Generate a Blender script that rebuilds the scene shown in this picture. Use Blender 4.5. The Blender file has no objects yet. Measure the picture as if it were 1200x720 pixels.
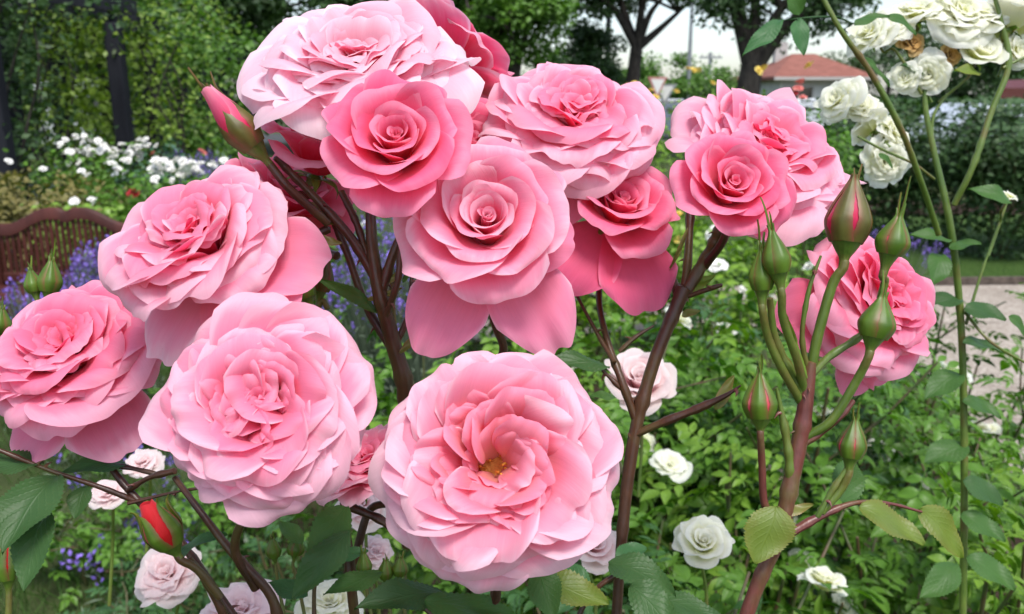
import bpy, math, random
import numpy as np
from mathutils import Vector, Matrix
R = math.radians
sc = bpy.context.scene
COL = sc.collection

# ------------------------------------------------------------------ camera
CAM_H = 1.60
FPX = 1000.0                     # focal length in pixels of the 1200 px wide photograph
PITCH = math.atan(248 / FPX)
cam_d = bpy.data.cameras.new('camera')
cam = bpy.data.objects.new('camera', cam_d); COL.objects.link(cam)
cam_d.sensor_width = 36.0; cam_d.lens = 36.0 * FPX / 1200.0
cam_d.clip_start = 0.02; cam_d.clip_end = 3000
cam.location = (0, 0, CAM_H); cam.rotation_euler = (math.pi / 2 - PITCH, 0, 0)
cam_d.dof.use_dof = True; cam_d.dof.focus_distance = 0.37; cam_d.dof.aperture_fstop = 19.0
sc.camera = cam

# ------------------------------------------------------------------ light
SUN_EL, SUN_AZ = 62.0, 158.0     # azimuth clockwise from +Y; the sun is high, behind the photographer's right shoulder
w = bpy.data.worlds.new('World'); sc.world = w; w.use_nodes = True
nt = w.node_tree; nt.nodes.clear()
sky = nt.nodes.new('ShaderNodeTexSky'); sky.sky_type = 'NISHITA'; sky.sun_disc = False
sky.sun_elevation = R(SUN_EL); sky.sun_rotation = R(SUN_AZ)
sky.air_density = 1.0; sky.dust_density = 1.5; sky.ozone_density = 1.0; sky.altitude = 50
hsv = nt.nodes.new('ShaderNodeHueSaturation'); hsv.inputs['Saturation'].default_value = 0.72   # thin overcast: the blue is veiled
bgn = nt.nodes.new('ShaderNodeBackground'); bgn.inputs['Strength'].default_value = 0.125
wo = nt.nodes.new('ShaderNodeOutputWorld')
nt.links.new(sky.outputs[0], hsv.inputs['Color']); nt.links.new(hsv.outputs[0], bgn.inputs['Color'])
nt.links.new(bgn.outputs[0], wo.inputs['Surface'])
sun_d = bpy.data.lights.new('sun', 'SUN'); sun_d.energy = 1.9; sun_d.angle = R(20); sun_d.color = (1.0, 0.965, 0.91)
sun = bpy.data.objects.new('sun', sun_d); COL.objects.link(sun)
sd = Vector((math.sin(R(SUN_AZ)) * math.cos(R(SUN_EL)), math.cos(R(SUN_AZ)) * math.cos(R(SUN_EL)), math.sin(R(SUN_EL))))
sun.rotation_euler = sd.to_track_quat('Z', 'Y').to_euler(); sun.location = (0, -5, 12)
sc.view_settings.view_transform = 'Standard'; sc.view_settings.look = 'None'
sc.view_settings.gamma = 1.0; sc.view_settings.exposure = 0.95
sc.render.engine = 'CYCLES'
sc.cycles.use_denoising = True
sc.cycles.max_bounces = 10; sc.cycles.diffuse_bounces = 7; sc.cycles.transmission_bounces = 7; sc.cycles.glossy_bounces = 2
sc.cycles.caustics_reflective = False; sc.cycles.caustics_refractive = False
# ------------------------------------------------------------------ helpers
CP, SP = math.cos(PITCH), math.sin(PITCH)
FW = np.array([0, CP, -SP]); UP = np.array([0, SP, CP]); RT = np.array([1.0, 0, 0]); CAMP = np.array([0, 0, CAM_H])
def ray(px, py): return FW + RT * ((px - 600) / FPX) + UP * ((360 - py) / FPX)
def P(px, py, d): return CAMP + ray(px, py) * d               # world point at camera depth d
def A(px, py, Y):                                             # world point at world distance Y
    r = ray(px, py); return CAMP + r * (Y / r[1])
def GX(px, Y): return A(px, 112, Y)[0]                        # world x seen at column px, at distance Y
def GZ(py, Y): return A(600, py, Y)[2]                        # world z seen at row py, at distance Y
def camdir(x, y, z):                                          # right, up, towards the camera -> world
    v = RT * x + UP * y - FW * z; return v / np.linalg.norm(v)

def setp(o, label=None, cat=None, group=None, kind=None):
    if label: o['label'] = label
    if cat: o['category'] = cat
    if group: o['group'] = group
    if kind: o['kind'] = kind
    return o
def thing(name, label, cat, loc=(0, 0, 0), group=None, mat=None):
    o = bpy.data.objects.new(name, None); COL.objects.link(o); o.empty_display_size = 0.05
    if mat is not None: o.matrix_world = mat
    else: o.location = Vector([float(a) for a in loc])
    return setp(o, label, cat, group)

class MB:
    """collects vertices, faces of any size and uvs, builds ONE mesh object"""
    def __init__(s): s.v = []; s.f = []; s.uv = []; s.n = 0
    def add(s, v, f, uv=None):
        v = np.asarray(v, float).reshape(-1, 3); f = np.asarray(f, int)
        s.v.append(v); s.f.append(f + s.n)
        s.uv.append(np.zeros((len(v), 2)) if uv is None else np.asarray(uv, float).reshape(-1, 2)); s.n += len(v)
        return s
    def build(s, name, mat, parent=None, origin=None, smooth=True, mw=None):
        v = np.concatenate(s.v); uv = np.concatenate(s.uv)
        if mw is not None:
            m = np.array(mw.inverted()); v = v @ m[:3, :3].T + m[:3, 3]
        elif origin is not None: v = v - np.asarray(origin, float)
        me = bpy.data.meshes.new(name)
        loops = np.concatenate([f.reshape(-1) for f in s.f]); tot = np.concatenate([np.full(len(f), f.shape[1]) for f in s.f])
        st = np.concatenate([[0], np.cumsum(tot)[:-1]])
        me.vertices.add(len(v)); me.vertices.foreach_set('co', v.astype(np.float32).reshape(-1))
        me.loops.add(len(loops)); me.loops.foreach_set('vertex_index', loops.astype(np.int32))
        me.polygons.add(len(tot)); me.polygons.foreach_set('loop_start', st.astype(np.int32)); me.polygons.foreach_set('loop_total', tot.astype(np.int32))
        me.polygons.foreach_set('use_smooth', np.full(len(tot), bool(smooth)))
        ul = me.uv_layers.new(name='UVMap'); ul.data.foreach_set('uv', uv[loops].astype(np.float32).reshape(-1))
        me.update(calc_edges=True); me.materials.append(mat)
        o = bpy.data.objects.new(name, me); COL.objects.link(o)
        if parent is not None: o.parent = parent
        return o

def gridf(nu, nv):                                            # quads of an nv x nu grid (nu = fast index)
    i = np.arange(nu - 1)[None, :] + nu * np.arange(nv - 1)[:, None]; i = i.reshape(-1)
    return np.stack([i, i + 1, i + nu + 1, i + nu], 1)
def smooth(x): x = np.clip(x, 0, 1); return x * x * (3 - 2 * x)
def catmull(pts, n=6):
    pts = np.asarray(pts, float)
    if len(pts) < 3: n = max(n, 4)
    p = np.vstack([2 * pts[0] - pts[1], pts, 2 * pts[-1] - pts[-2]]); out = []
    for i in range(1, len(p) - 2):
        for k in range(n):
            t = k / n
            out.append(.5 * ((2 * p[i]) + (-p[i - 1] + p[i + 1]) * t + (2 * p[i - 1] - 5 * p[i] + 4 * p[i + 1] - p[i + 2]) * t * t + (-p[i - 1] + 3 * p[i] - 3 * p[i + 1] + p[i + 2]) * t ** 3))
    out.append(p[-2]); return np.array(out)
def tube(mb, pts, rad, seg=8, n=6, closed=True, wob=0.0, nodes=0):
    """smooth tapering tube through pts; rad one number or one per point"""
    pts = np.asarray(pts, float); rad = np.broadcast_to(np.asarray(rad, float), (len(pts),)).copy()
    q = catmull(np.hstack([pts, rad[:, None]]), n); c = q[:, :3]; r = np.maximum(q[:, 3], 1e-5)
    if wob: r = r * (1 + wob * np.sin(np.arange(len(r)) * 2.1 + c[0, 0] * 900))
    if nodes:
        l_ = np.concatenate([[0], np.cumsum(np.linalg.norm(np.diff(c, axis=0), axis=1))]); gg = np.random.default_rng(int(abs(c[0, 0]) * 1e6) % 99999)
        for k in range(nodes): r = r * (1 + gg.uniform(.12, .30) * np.exp(-((l_ - gg.uniform(.1, .95) * l_[-1]) / .0022) ** 2))
    t = np.gradient(c, axis=0); t /= np.linalg.norm(t, axis=1)[:, None] + 1e-12
    ref = np.array([0.0, 0, 1]) if abs(t[0, 2]) < .9 else np.array([1.0, 0, 0])
    a = np.cross(t[0], ref); a /= np.linalg.norm(a); V = []
    ang = np.linspace(0, 2 * np.pi, seg + 1)
    L = np.concatenate([[0], np.cumsum(np.linalg.norm(np.diff(c, axis=0), axis=1))]); U = []
    for i in range(len(c)):
        a = a - t[i] * a.dot(t[i]); a /= np.linalg.norm(a) + 1e-12; b = np.cross(t[i], a)
        V.append(c[i] + r[i] * (np.cos(ang)[:, None] * a + np.sin(ang)[:, None] * b))
        U.append(np.stack([ang / (2 * np.pi), np.full(seg + 1, L[i])], 1))
    mb.add(np.concatenate(V), gridf(seg + 1, len(c)), np.concatenate(U))
    if closed:
        m = len(c)
        mb.add(np.vstack([V[-1][:-1], c[-1] + t[-1] * r[-1] * .5]), [[k, (k + 1) % seg, seg] for k in range(seg)])
        mb.add(np.vstack([V[0][:-1], c[0] - t[0] * r[0] * .5]), [[(k + 1) % seg, k, seg] for k in range(seg)])
    return c
def lathe(mb, prof, base, axis, seg=14):
    """prof: list of (radius, height along axis)"""
    axis = np.asarray(axis, float); axis = axis / np.linalg.norm(axis)
    ref = np.array([0, 0, 1.0]) if abs(axis[2]) < .9 else np.array([1.0, 0, 0])
    a = np.cross(axis, ref); a /= np.linalg.norm(a); b = np.cross(axis, a)
    q = catmull(np.array([(r, h, 0) for r, h in prof]), 4)
    ang = np.linspace(0, 2 * np.pi, seg + 1); V = []
    for r, h, _ in q: V.append(base + axis * h + abs(r) * (np.cos(ang)[:, None] * a + np.sin(ang)[:, None] * b))
    uv = np.stack(np.meshgrid(ang / 6.2832, np.linspace(0, 1, len(q))), -1)
    mb.add(np.concatenate(V), gridf(seg + 1, len(q)), uv)
def box(mb, c, s, rz=0.0, M=None, bev=0.0):
    """box with centre c, full size s; chamfered vertical-ish edges are added with bev"""
    x, y, z = [k / 2 for k in s]
    if bev <= 0:
        v = np.array([(i, j, k) for k in (-z, z) for j in (-y, y) for i in (-x, x)])
        f = [[0, 2, 3, 1], [4, 5, 7, 6], [0, 1, 5, 4], [2, 6, 7, 3], [0, 4, 6, 2], [1, 3, 7, 5]]
    else:
        b = bev; ring = [(-x + b, -y), (x - b, -y), (x, -y + b), (x, y - b), (x - b, y), (-x + b, y), (-x, y - b), (-x, -y + b)]
        inn = [(px * (x - b) / x, py * (y - b) / y) for px, py in ring]
        L = [(inn, -z), (ring, -z + b), (ring, z - b), (inn, z)]
        v = np.array([(p[0], p[1], h) for r_, h in L for p in r_]); f = []
        f4 = [[8 * l + k, 8 * l + (k + 1) % 8, 8 * l + 8 + (k + 1) % 8, 8 * l + 8 + k] for l in range(3) for k in range(8)]
        if M is not None: v2 = v @ np.asarray(M).T
        else:
            ca, sa = math.cos(rz), math.sin(rz); v2 = v @ np.array([[ca, -sa, 0], [sa, ca, 0], [0, 0, 1]]).T
        mb.add(v2 + np.asarray(c, float), f4); mb.add(v2 + np.asarray(c, float), [list(range(7, -1, -1)), list(range(24, 32))]); return mb
    if M is not None: v = v @ np.asarray(M).T
    else:
        ca, sa = math.cos(rz), math.sin(rz); v = v @ np.array([[ca, -sa, 0], [sa, ca, 0], [0, 0, 1]]).T
    mb.add(v + np.asarray(c, float), f); return mb

# ------------------------------------------------------------------ materials
def newmat(name):
    m = bpy.data.materials.new(name); m.use_nodes = True; n = m.node_tree; n.nodes.clear()
    return m, n, (lambda t: n.nodes.new('ShaderNode' + t)), n.links.new
def ramp(n, stops):
    r = n.nodes.new('ShaderNodeValToRGB'); e = r.color_ramp.elements
    e[0].position, e[0].color = stops[0][0], (*stops[0][1], 1); e[1].position, e[1].color = stops[-1][0], (*stops[-1][1], 1)
    e[len(e) - 1].position = min(1.0, stops[-1][0])
    for p, c in stops[1:-1]:
        x = e.new(p); x.color = (*c, 1)
    return r
def mixc(n, a, b, fac, mode='MIX'):
    m = n.nodes.new('ShaderNodeMix'); m.data_type = 'RGBA'; m.blend_type = mode
    for s, k in ((6, a), (7, b), (0, fac)):
        if isinstance(k, (int, float)): m.inputs[s].default_value = k
        elif isinstance(k, tuple): m.inputs[s].default_value = (*k, 1)
        else: n.links.new(k, m.inputs[s])
    return m.outputs[2]
def math_(n, op, a, b=0.0, clamp=False):
    m = n.nodes.new('ShaderNodeMath'); m.operation = op; m.use_clamp = clamp
    for s, k in ((0, a), (1, b)):
        if isinstance(k, (int, float)): m.inputs[s].default_value = k
        else: n.links.new(k, m.inputs[s])
    return m.outputs[0]

def petal_mat(name, base, mid, rim, back, transl=0.42, gold=None, tint=(1.0, 0.32, 0.46), fine=0.22):
    """colour runs along the petal (v) from the claw to the rim; the rim and the sides are paler; the back is paler too"""
    m, n, N, K = newmat(name)
    uv = N('UVMap'); sp = N('SeparateXYZ'); K(uv.outputs[0], sp.inputs[0])
    oi = N('ObjectInfo'); geo = N('NewGeometry')
    u2 = math_(n, 'ABSOLUTE', math_(n, 'SUBTRACT', math_(n, 'MULTIPLY', sp.outputs[0], 2.0), 1.0))
    u3 = math_(n, 'POWER', u2, 9.0)
    nz = N('TexNoise'); nz.inputs['Scale'].default_value = 3.0; nz.inputs['Detail'].default_value = 3
    tc = N('TexCoord'); mp = N('Mapping'); mp.inputs['Scale'].default_value = (5, 1.0, 1); K(uv.outputs[0], mp.inputs[0])
    add = N('VectorMath'); add.operation = 'ADD'; K(mp.outputs[0], add.inputs[0])
    cmb = N('CombineXYZ'); K(math_(n, 'MULTIPLY', oi.outputs['Random'], 37.0), cmb.inputs[2]); K(cmb.outputs[0], add.inputs[1])
    K(add.outputs[0], nz.inputs['Vector'])
    v = math_(n, 'ADD', sp.outputs[1], math_(n, 'MULTIPLY', u3, 0.34))
    v = math_(n, 'ADD', v, math_(n, 'MULTIPLY', math_(n, 'SUBTRACT', nz.outputs[0], 0.5), 0.20))
    v = math_(n, 'ADD', v, math_(n, 'MULTIPLY', math_(n, 'SUBTRACT', oi.outputs['Random'], 0.5), 0.22))
    stops = [(0.0, gold if gold else base), (0.34, base), (0.68, mid), (0.88, tuple(a * .62 + b * .38 for a, b in zip(mid, rim))), (1.0, rim)]
    rp = ramp(n, stops); K(v, rp.inputs[0])
    col = mixc(n, rp.outputs[0], back, math_(n, 'MULTIPLY', geo.outputs['Backfacing'], 0.55))
    # fine veins
    wv = N('TexNoise'); wv.inputs['Scale'].default_value = 1.0; wv.inputs['Detail'].default_value = 4
    mp2 = N('Mapping'); mp2.inputs['Scale'].default_value = (70, 4, 1); K(uv.outputs[0], mp2.inputs[0]); K(mp2.outputs[0], wv.inputs['Vector'])
    vein = ramp(n, [(0.35, (0.86, 0.80, 0.84)), (0.6, (1, 1, 1))]); K(wv.outputs[0], vein.inputs[0])
    col = mixc(n, col, vein.outputs[0], 0.22, 'MULTIPLY')
    sp_ = N('TexNoise'); sp_.inputs['Scale'].default_value = 900; sp_.inputs['Detail'].default_value = 1; K(tc.outputs['Object'], sp_.inputs['Vector'])
    spr = ramp(n, [(.74, (1, 1, 1)), (.80, (.86, .62, .60))]); K(sp_.outputs[0], spr.inputs[0]); col = mixc(n, col, spr.outputs[0], .35, 'MULTIPLY')
    bmp = N('Bump'); bmp.inputs['Strength'].default_value = 0.22; bmp.inputs['Distance'].default_value = 0.0006; K(wv.outputs[0], bmp.inputs['Height'])
    pr = N('BsdfPrincipled'); K(col, pr.inputs['Base Color']); pr.inputs['Roughness'].default_value = 0.58
    pr.inputs['Specular IOR Level'].default_value = 0.25; pr.inputs['Sheen Weight'].default_value = 0.15; pr.inputs['Sheen Roughness'].default_value = 0.5
    K(bmp.outputs[0], pr.inputs['Normal'])
    tr = N('BsdfTranslucent'); K(mixc(n, col, tint, 0.25, 'MULTIPLY'), tr.inputs[0])
    mx = N('MixShader'); mx.inputs[0].default_value = transl; K(pr.outputs[0], mx.inputs[1]); K(tr.outputs[0], mx.inputs[2])
    out = N('OutputMaterial'); K(mx.outputs[0], out.inputs[0]); return m

def leaf_mat(name, c1, c2, back=None, transl=0.3, rough=0.42, veins=True, spec=0.5, scale=9.0, island=True, edge=None):
    m, n, N, K = newmat(name)
    uv = N('UVMap'); sp = N('SeparateXYZ'); K(uv.outputs[0], sp.inputs[0]); geo = N('NewGeometry'); tc = N('TexCoord')
    nz = N('TexNoise'); nz.inputs['Scale'].default_value = scale; nz.inputs['Detail'].default_value = 3; K(tc.outputs['Object'], nz.inputs['Vector'])
    f = nz.outputs[0]
    if island: f = math_(n, 'ADD', math_(n, 'MULTIPLY', f, 0.55), math_(n, 'MULTIPLY', geo.outputs['Random Per Island'], 0.5))
    rp = ramp(n, [(0.25, c1), (0.85, c2)]); K(f, rp.inputs[0]); col = rp.outputs[0]
    u2 = math_(n, 'ABSOLUTE', math_(n, 'SUBTRACT', math_(n, 'MULTIPLY', sp.outputs[0], 2.0), 1.0))
    if edge is not None:
        col = mixc(n, col, edge, math_(n, 'MULTIPLY', math_(n, 'POWER', u2, 3.0), 0.7))
    if veins:
        bl = N('TexNoise'); bl.inputs['Scale'].default_value = 160; bl.inputs['Detail'].default_value = 2; K(tc.outputs['Object'], bl.inputs['Vector'])
        br_ = ramp(n, [(.66, (1, 1, 1)), (.72, (1.0, .62, .35))]); K(bl.outputs[0], br_.inputs[0]); col = mixc(n, col, br_.outputs[0], .6, 'MULTIPLY')
        lo = N('TexNoise'); lo.inputs['Scale'].default_value = 45; K(tc.outputs['Object'], lo.inputs['Vector']); lr = ramp(n, [(.3, (.62, .72, .6)), (.7, (1.25, 1.15, 1.0))]); K(lo.outputs[0], lr.inputs[0]); col = mixc(n, col, lr.outputs[0], 1.0, 'MULTIPLY')
    pr = N('BsdfPrincipled')
    if veins:
        ph = math_(n, 'SUBTRACT', math_(n, 'MULTIPLY', sp.outputs[1], 46.0), math_(n, 'MULTIPLY', u2, 19.0))
        s = math_(n, 'SINE', ph); s = math_(n, 'POWER', math_(n, 'MULTIPLY', math_(n, 'ADD', s, 1.0), 0.5), 9.0)
        rib = math_(n, 'SUBTRACT', 1.0, math_(n, 'MULTIPLY', u2, 16.0), clamp=True)
        vv = math_(n, 'MAXIMUM', math_(n, 'MULTIPLY', s, 0.55), rib)
        col = mixc(n, col, tuple(min(1, x * 1.9 + .015) for x in c2), math_(n, 'MULTIPLY', vv, 0.18))
        fine = N('TexNoise'); fine.inputs['Scale'].default_value = 420.0; K(tc.outputs['Object'], fine.inputs['Vector'])
        h = math_(n, 'SUBTRACT', math_(n, 'MULTIPLY', fine.outputs[0], 0.35), vv)
        b = N('Bump'); b.inputs['Strength'].default_value = 0.35; b.inputs['Distance'].default_value = 0.0006; K(h, b.inputs['Height']); K(b.outputs[0], pr.inputs['Normal'])
    if back is None: back = tuple(x * 1.25 + 0.02 for x in c2)
    col = mixc(n, col, back, math_(n, 'MULTIPLY', geo.outputs['Backfacing'], 0.6))
    K(col, pr.inputs['Base Color']); pr.inputs['Roughness'].default_value = rough; pr.inputs['Specular IOR Level'].default_value = spec
    tr = N('BsdfTranslucent'); K(mixc(n, col, (1.6, 1.9, 0.5), 1.0, 'MULTIPLY'), tr.inputs[0])
    mx = N('MixShader'); mx.inputs[0].default_value = transl; K(pr.outputs[0], mx.inputs[1]); K(tr.outputs[0], mx.inputs[2])
    out = N('OutputMaterial'); K(mx.outputs[0], out.inputs[0]); return m

def solid(name, c1, c2=None, rough=0.6, scale=8.0, spec=0.4, bump=0.0, metal=0.0, detail=5, stretch=(1, 1, 1), bdist=0.002, lo=.35, hi=.65, emit=None):
    m, n, N, K = newmat(name)
    tc = N('TexCoord'); mp = N('Mapping'); mp.inputs['Scale'].default_value = stretch; K(tc.outputs['Object'], mp.inputs[0])
    nz = N('TexNoise'); nz.inputs['Scale'].default_value = scale; nz.inputs['Detail'].default_value = detail; K(mp.outputs[0], nz.inputs['Vector'])
    pr = N('BsdfPrincipled'); rp = ramp(n, [(lo, c1), (hi, c2 or c1)]); K(nz.outputs[0], rp.inputs[0]); K(rp.outputs[0], pr.inputs['Base Color'])
    pr.inputs['Roughness'].default_value = rough; pr.inputs['Specular IOR Level'].default_value = spec; pr.inputs['Metallic'].default_value = metal
    if bump:
        b = N('Bump'); b.inputs['Strength'].default_value = bump; b.inputs['Distance'].default_value = bdist; K(nz.outputs[0], b.inputs['Height']); K(b.outputs[0], pr.inputs['Normal'])
    out = N('OutputMaterial'); K(pr.outputs[0], out.inputs[0]); return m

# ------------------------------------------------------------------ petals and blooms
def petal(L, W, th0, th1, pw=1.4, cup=1.0, wrap=0.0, roll=0.05, ruf=0.02, notch=0.05, point=0.0, r0=0.002, z0=0.0, imb=0.0,
          ragged=0.02, rnd=None, nu=19, nv=15, claw=0.30, broad=0.62, tip=0.22, side=0.0, crease=0.0, tiproll=0.0, tone=0.0, crinkle=0.0):
    """one petal in the flower's frame, growing along +X / +Z (Z = the flower's axis). th = angle away from the axis."""
    g = rnd or random
    ph = [g.uniform(0, 6.28) for _ in range(8)]
    u = np.linspace(-1, 1, nu)[None, :]; t = np.linspace(0, 1, nv)[:, None]
    tipu = 1 - tip * np.abs(u) ** 2.6 - notch * np.exp(-(u / .16) ** 2) + point * np.exp(-(u / .22) ** 2)
    tipu = tipu + ragged * (np.sin(4.3 * u + ph[0]) * 1.1 + np.sin(9.7 * u + ph[1]) * .5 + np.sin(19 * u + ph[2]) * .22 * (nu > 26))
    V = t * tipu
    x = np.clip(V / broad, 0, 1); wv = claw + (1 - claw) * np.sin(x * np.pi / 2) ** 1.15
    wv = wv * (1 - .16 * np.clip((V - broad) / (1 - broad), 0, 2) ** 2)
    s = u * W * wv
    tt = np.linspace(0, 1.25, 200); th = R(th0) + (R(th1) - R(th0)) * np.clip(tt, 0, 1.25) ** pw
    th = th + R(tiproll) * np.clip((tt - .72) / .28, 0, 1.5) ** 2
    dr, dz = np.sin(th) * L / 160.0, np.cos(th) * L / 160.0
    rt, zt = np.cumsum(dr) - dr[0], np.cumsum(dz) - dz[0]
    r = r0 + np.interp(V, tt, rt); z = z0 + np.interp(V, tt, zt); TH = np.interp(V, tt, th)
    Rc = cup * L * (0.55 + 0.6 * V)
    if wrap > 0: Rc = Rc * (1 - wrap) + np.maximum(r, 0.0012) * 1.12 * wrap
    a = np.clip(s / Rc, -2.7, 2.7); oT = Rc * np.sin(a); oN = Rc * (1 - np.cos(a))
    e = np.clip(np.maximum(np.abs(u) ** 2.2 * smooth(V * 1.6), np.clip((V / tipu - .45) / .55, 0, 1) ** 2), 0, 1)
    em = np.maximum(np.abs(u) ** 4 * smooth(V * 1.5), np.clip((t - .7) / .3, 0, 1) ** 2 + 0 * u)
    oN = oN - roll * L * em
    oN = oN + ruf * L * e * (np.sin(6.0 * u + ph[3]) + .6 * np.sin(11 * u + 3 * V + ph[4]) + .7 * np.sin(7 * V * np.sign(u + .01) + ph[5]) * np.abs(u))
    oN = oN + crinkle * L * em * (np.sin(15 * u + ph[7]) + .7 * np.sin(21 * u + ph[3] * 2) * (nu > 26)) * (.6 + .4 * np.sin(2.3 * u + ph[5]))
    oN = oN + .018 * L * smooth(V * 2) * np.sin(3.1 * u + 4 * V + ph[6]) + imb * W * u * smooth(V * 1.4)
    oN = oN - crease * L * np.exp(-(u / .22) ** 2) * smooth(V)
    oT = oT + side * L * V ** 2
    X = r - np.cos(TH) * oN; Z = z + np.sin(TH) * oN; Y = oT + 0 * r
    uvx = np.broadcast_to((u + 1) / 2, V.shape)
    return np.stack([X, Y, Z], -1).reshape(-1, 3), gridf(nu, nv), np.stack([uvx, .35 * V + .65 * t + tone + 0 * uvx], -1).reshape(-1, 2)
def rotz(v, a):
    c, s = math.cos(a), math.sin(a); o = v.copy(); o[:, 0] = v[:, 0] * c - v[:, 1] * s; o[:, 1] = v[:, 0] * s + v[:, 1] * c; return o
def leanv(v, ax, a):                                           # tilt a petal about a horizontal axis at azimuth ax
    M = np.array(Matrix.Rotation(a, 3, Vector((math.cos(ax), math.sin(ax), 0)))); return v @ M.T

def petals_open(Rd, n, rnd, flat=1.0, inner=0.0, height=1.0, size=1.0, quality=1.0, ruf=1.0, droop=0.0, hole=0.0, messy=1.0, depth=1.0, quarter=0, qr=.15):
    """petal set of a full, open double rose of radius Rd; hole > 0 shows the stamens; quarter = number of swirls the heart is split into"""
    out = []; GA = 2.39996; a0 = rnd.uniform(0, 6.28)
    nu, nv = int(31 * quality), int(20 * quality)
    for i in range(n):
        q = i / (n - 1)                                        # 0 outermost, 1 innermost
        tr = 1 - q ** 0.9 * (1 - .12 - hole)                   # radius of the petal's tip in the rosette
        th1 = (100 + droop) * flat * (1 - q) ** .85 + 34 * q + inner * q * 10
        th0 = (58 * (1 - q) ** 1.1 + (-8 + 14 * rnd.random()) * q) * depth + hole * 90 * q
        L = Rd * (1.02 * tr ** .60 + .12 * q) * rnd.uniform(.90 - .06 * q * messy, 1.07) * size
        L = max(L, Rd * .36)
        W = L * (.60 * (1 - q) + .46 * q) * rnd.uniform(.80, 1.18)
        k = messy * (.4 + .9 * q)
        v, f, uv = petal(L, W, th0 + rnd.uniform(-5, 5) * k, th1 + rnd.uniform(-10, 10) * k, pw=1.15 + .7 * q, cup=(.95 - .45 * q) * rnd.uniform(.75, 1.35), wrap=.22 * q,
                         roll=.05 + .07 * rnd.random(), ruf=.013 * ruf * (1 + 1.7 * rnd.random()), notch=rnd.choice([0, 0, .03, .06, .09]), point=rnd.choice([0, 0, .03, .05]),
                         r0=Rd * (.05 + (hole * 1.5 - .02) * q), z0=Rd * .20 * q * height, imb=.12 * rnd.choice([1, 1, 1, -.6]), ragged=.010 * (1 + 1.6 * rnd.random()), rnd=rnd, nu=nu, nv=nv, tip=rnd.uniform(.20, .42),
                         crease=rnd.choice([0, 0, .03, -.03, .05]) * (1 + q), side=rnd.uniform(-.14, .14) * k, tiproll=rnd.uniform(10, 55) * (1 - .35 * q), tone=.16 - .42 * q + rnd.uniform(-.04, .04), crinkle=.006 * ruf * rnd.uniform(.5, 1.6))
        v = leanv(v, rnd.uniform(0, 6.28), R(4.5) * k * rnd.uniform(-1, 1))
        az = a0 + i * GA + rnd.uniform(-.25, .25) * k; v = rotz(v, az)
        if quarter and q > .42:                                # the heart is gathered into several swirls
            s_ = a0 + 2 * math.pi * ((i * 7) % quarter) / quarter; e_ = smooth((q - .42) / .3)
            v = v * (1 - .22 * e_ * np.array([1, 1, 0])) + np.array([math.cos(s_), math.sin(s_), 0]) * Rd * qr * e_
        out.append((v, f, uv))
    if hole <= 0.15:                                           # small petals folded over the heart
        for i in range(9):
            L = Rd * rnd.uniform(.30, .42); a = rnd.uniform(0, 6.28) if hole <= .02 else R(100) + i * R(32)
            v, f, uv = petal(L, L * .36, rnd.uniform(-14, 4), rnd.uniform(5, 40), pw=1.5, cup=.5, wrap=0, roll=.05, ruf=.012, r0=Rd * .03, z0=Rd * .2 * height, ragged=.008, rnd=rnd, nu=nu, nv=nv, tiproll=rnd.uniform(0, 50), tone=-.18)
            v = rotz(v, a)
            if hole > .02: v = v + Rd * .13 * np.array([math.cos(a), math.sin(a), 0])
            out.append((v, f, uv))
    return out
def petals_cup(Rd, rnd, quality=1.0, openness=1.0, outer=6, guard=5):
    """half-open, high-centred rose: tight spiral, cupped petals with rolled rims, spreading guard petals"""
    out = []; GA = 2.39996; a0 = rnd.uniform(0, 6.28); nu, nv = int(23 * quality), int(17 * quality)
    spec = []
    for k in range(5): q = k / 4; spec.append((.50 + .05 * q, .10 + .075 * q, 0, 3 + 5 * q, 1.0, .012 + .03 * q, 14 + 20 * q, .62))
    for k in range(7): q = k / 6; spec.append((.62 + .10 * q, .32 + .14 * q, 4 + 8 * q, 8 + 18 * q * openness, .85 - .1 * q, .10 + .07 * q, 30 + 30 * q, .55))
    for k in range(outer): q = k / max(1, outer - 1); spec.append((.86 + .20 * q, .52 + .12 * q, 22 + 18 * q, 26 + 28 * q * openness, .58 - .15 * q, .16 + .05 * q, 50 + 28 * q, .52))
    for k in range(guard): q = k / max(1, guard - 1); spec.append((1.10 + .04 * q, .62 + .06 * q, 46 + 14 * q, 58 + 26 * q * openness, .22, .10, 48, .5))
    for i, (l, wd, t0, t1, wr, r0, tr, br) in enumerate(spec):
        L = Rd * l; q = i / len(spec)
        v, f, uv = petal(L, Rd * wd * rnd.uniform(.93, 1.08), t0, t1 + rnd.uniform(-3, 3), pw=1.3, cup=.62 + .1 * q, wrap=wr, roll=.02 + .06 * q, ruf=.004 + .017 * q, notch=rnd.choice([0, .03]) * q,
                         point=.03 * rnd.random() * q, r0=Rd * max(.012, r0 * .8), z0=Rd * (.20 - .16 * q), imb=.12 if i > 4 else .20, ragged=.008 + .010 * q, rnd=rnd, nu=nu, nv=nv,
                         claw=.5 if i < 12 else .36, broad=br, tip=.13 if i < 12 else .2, tiproll=tr * rnd.uniform(.8, 1.2), tone=.02 if i < 5 else rnd.uniform(-.05, .05), crinkle=.003 * q)
        out.append((rotz(v, a0 + i * GA * 1.0), f, uv))
    return out
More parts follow.
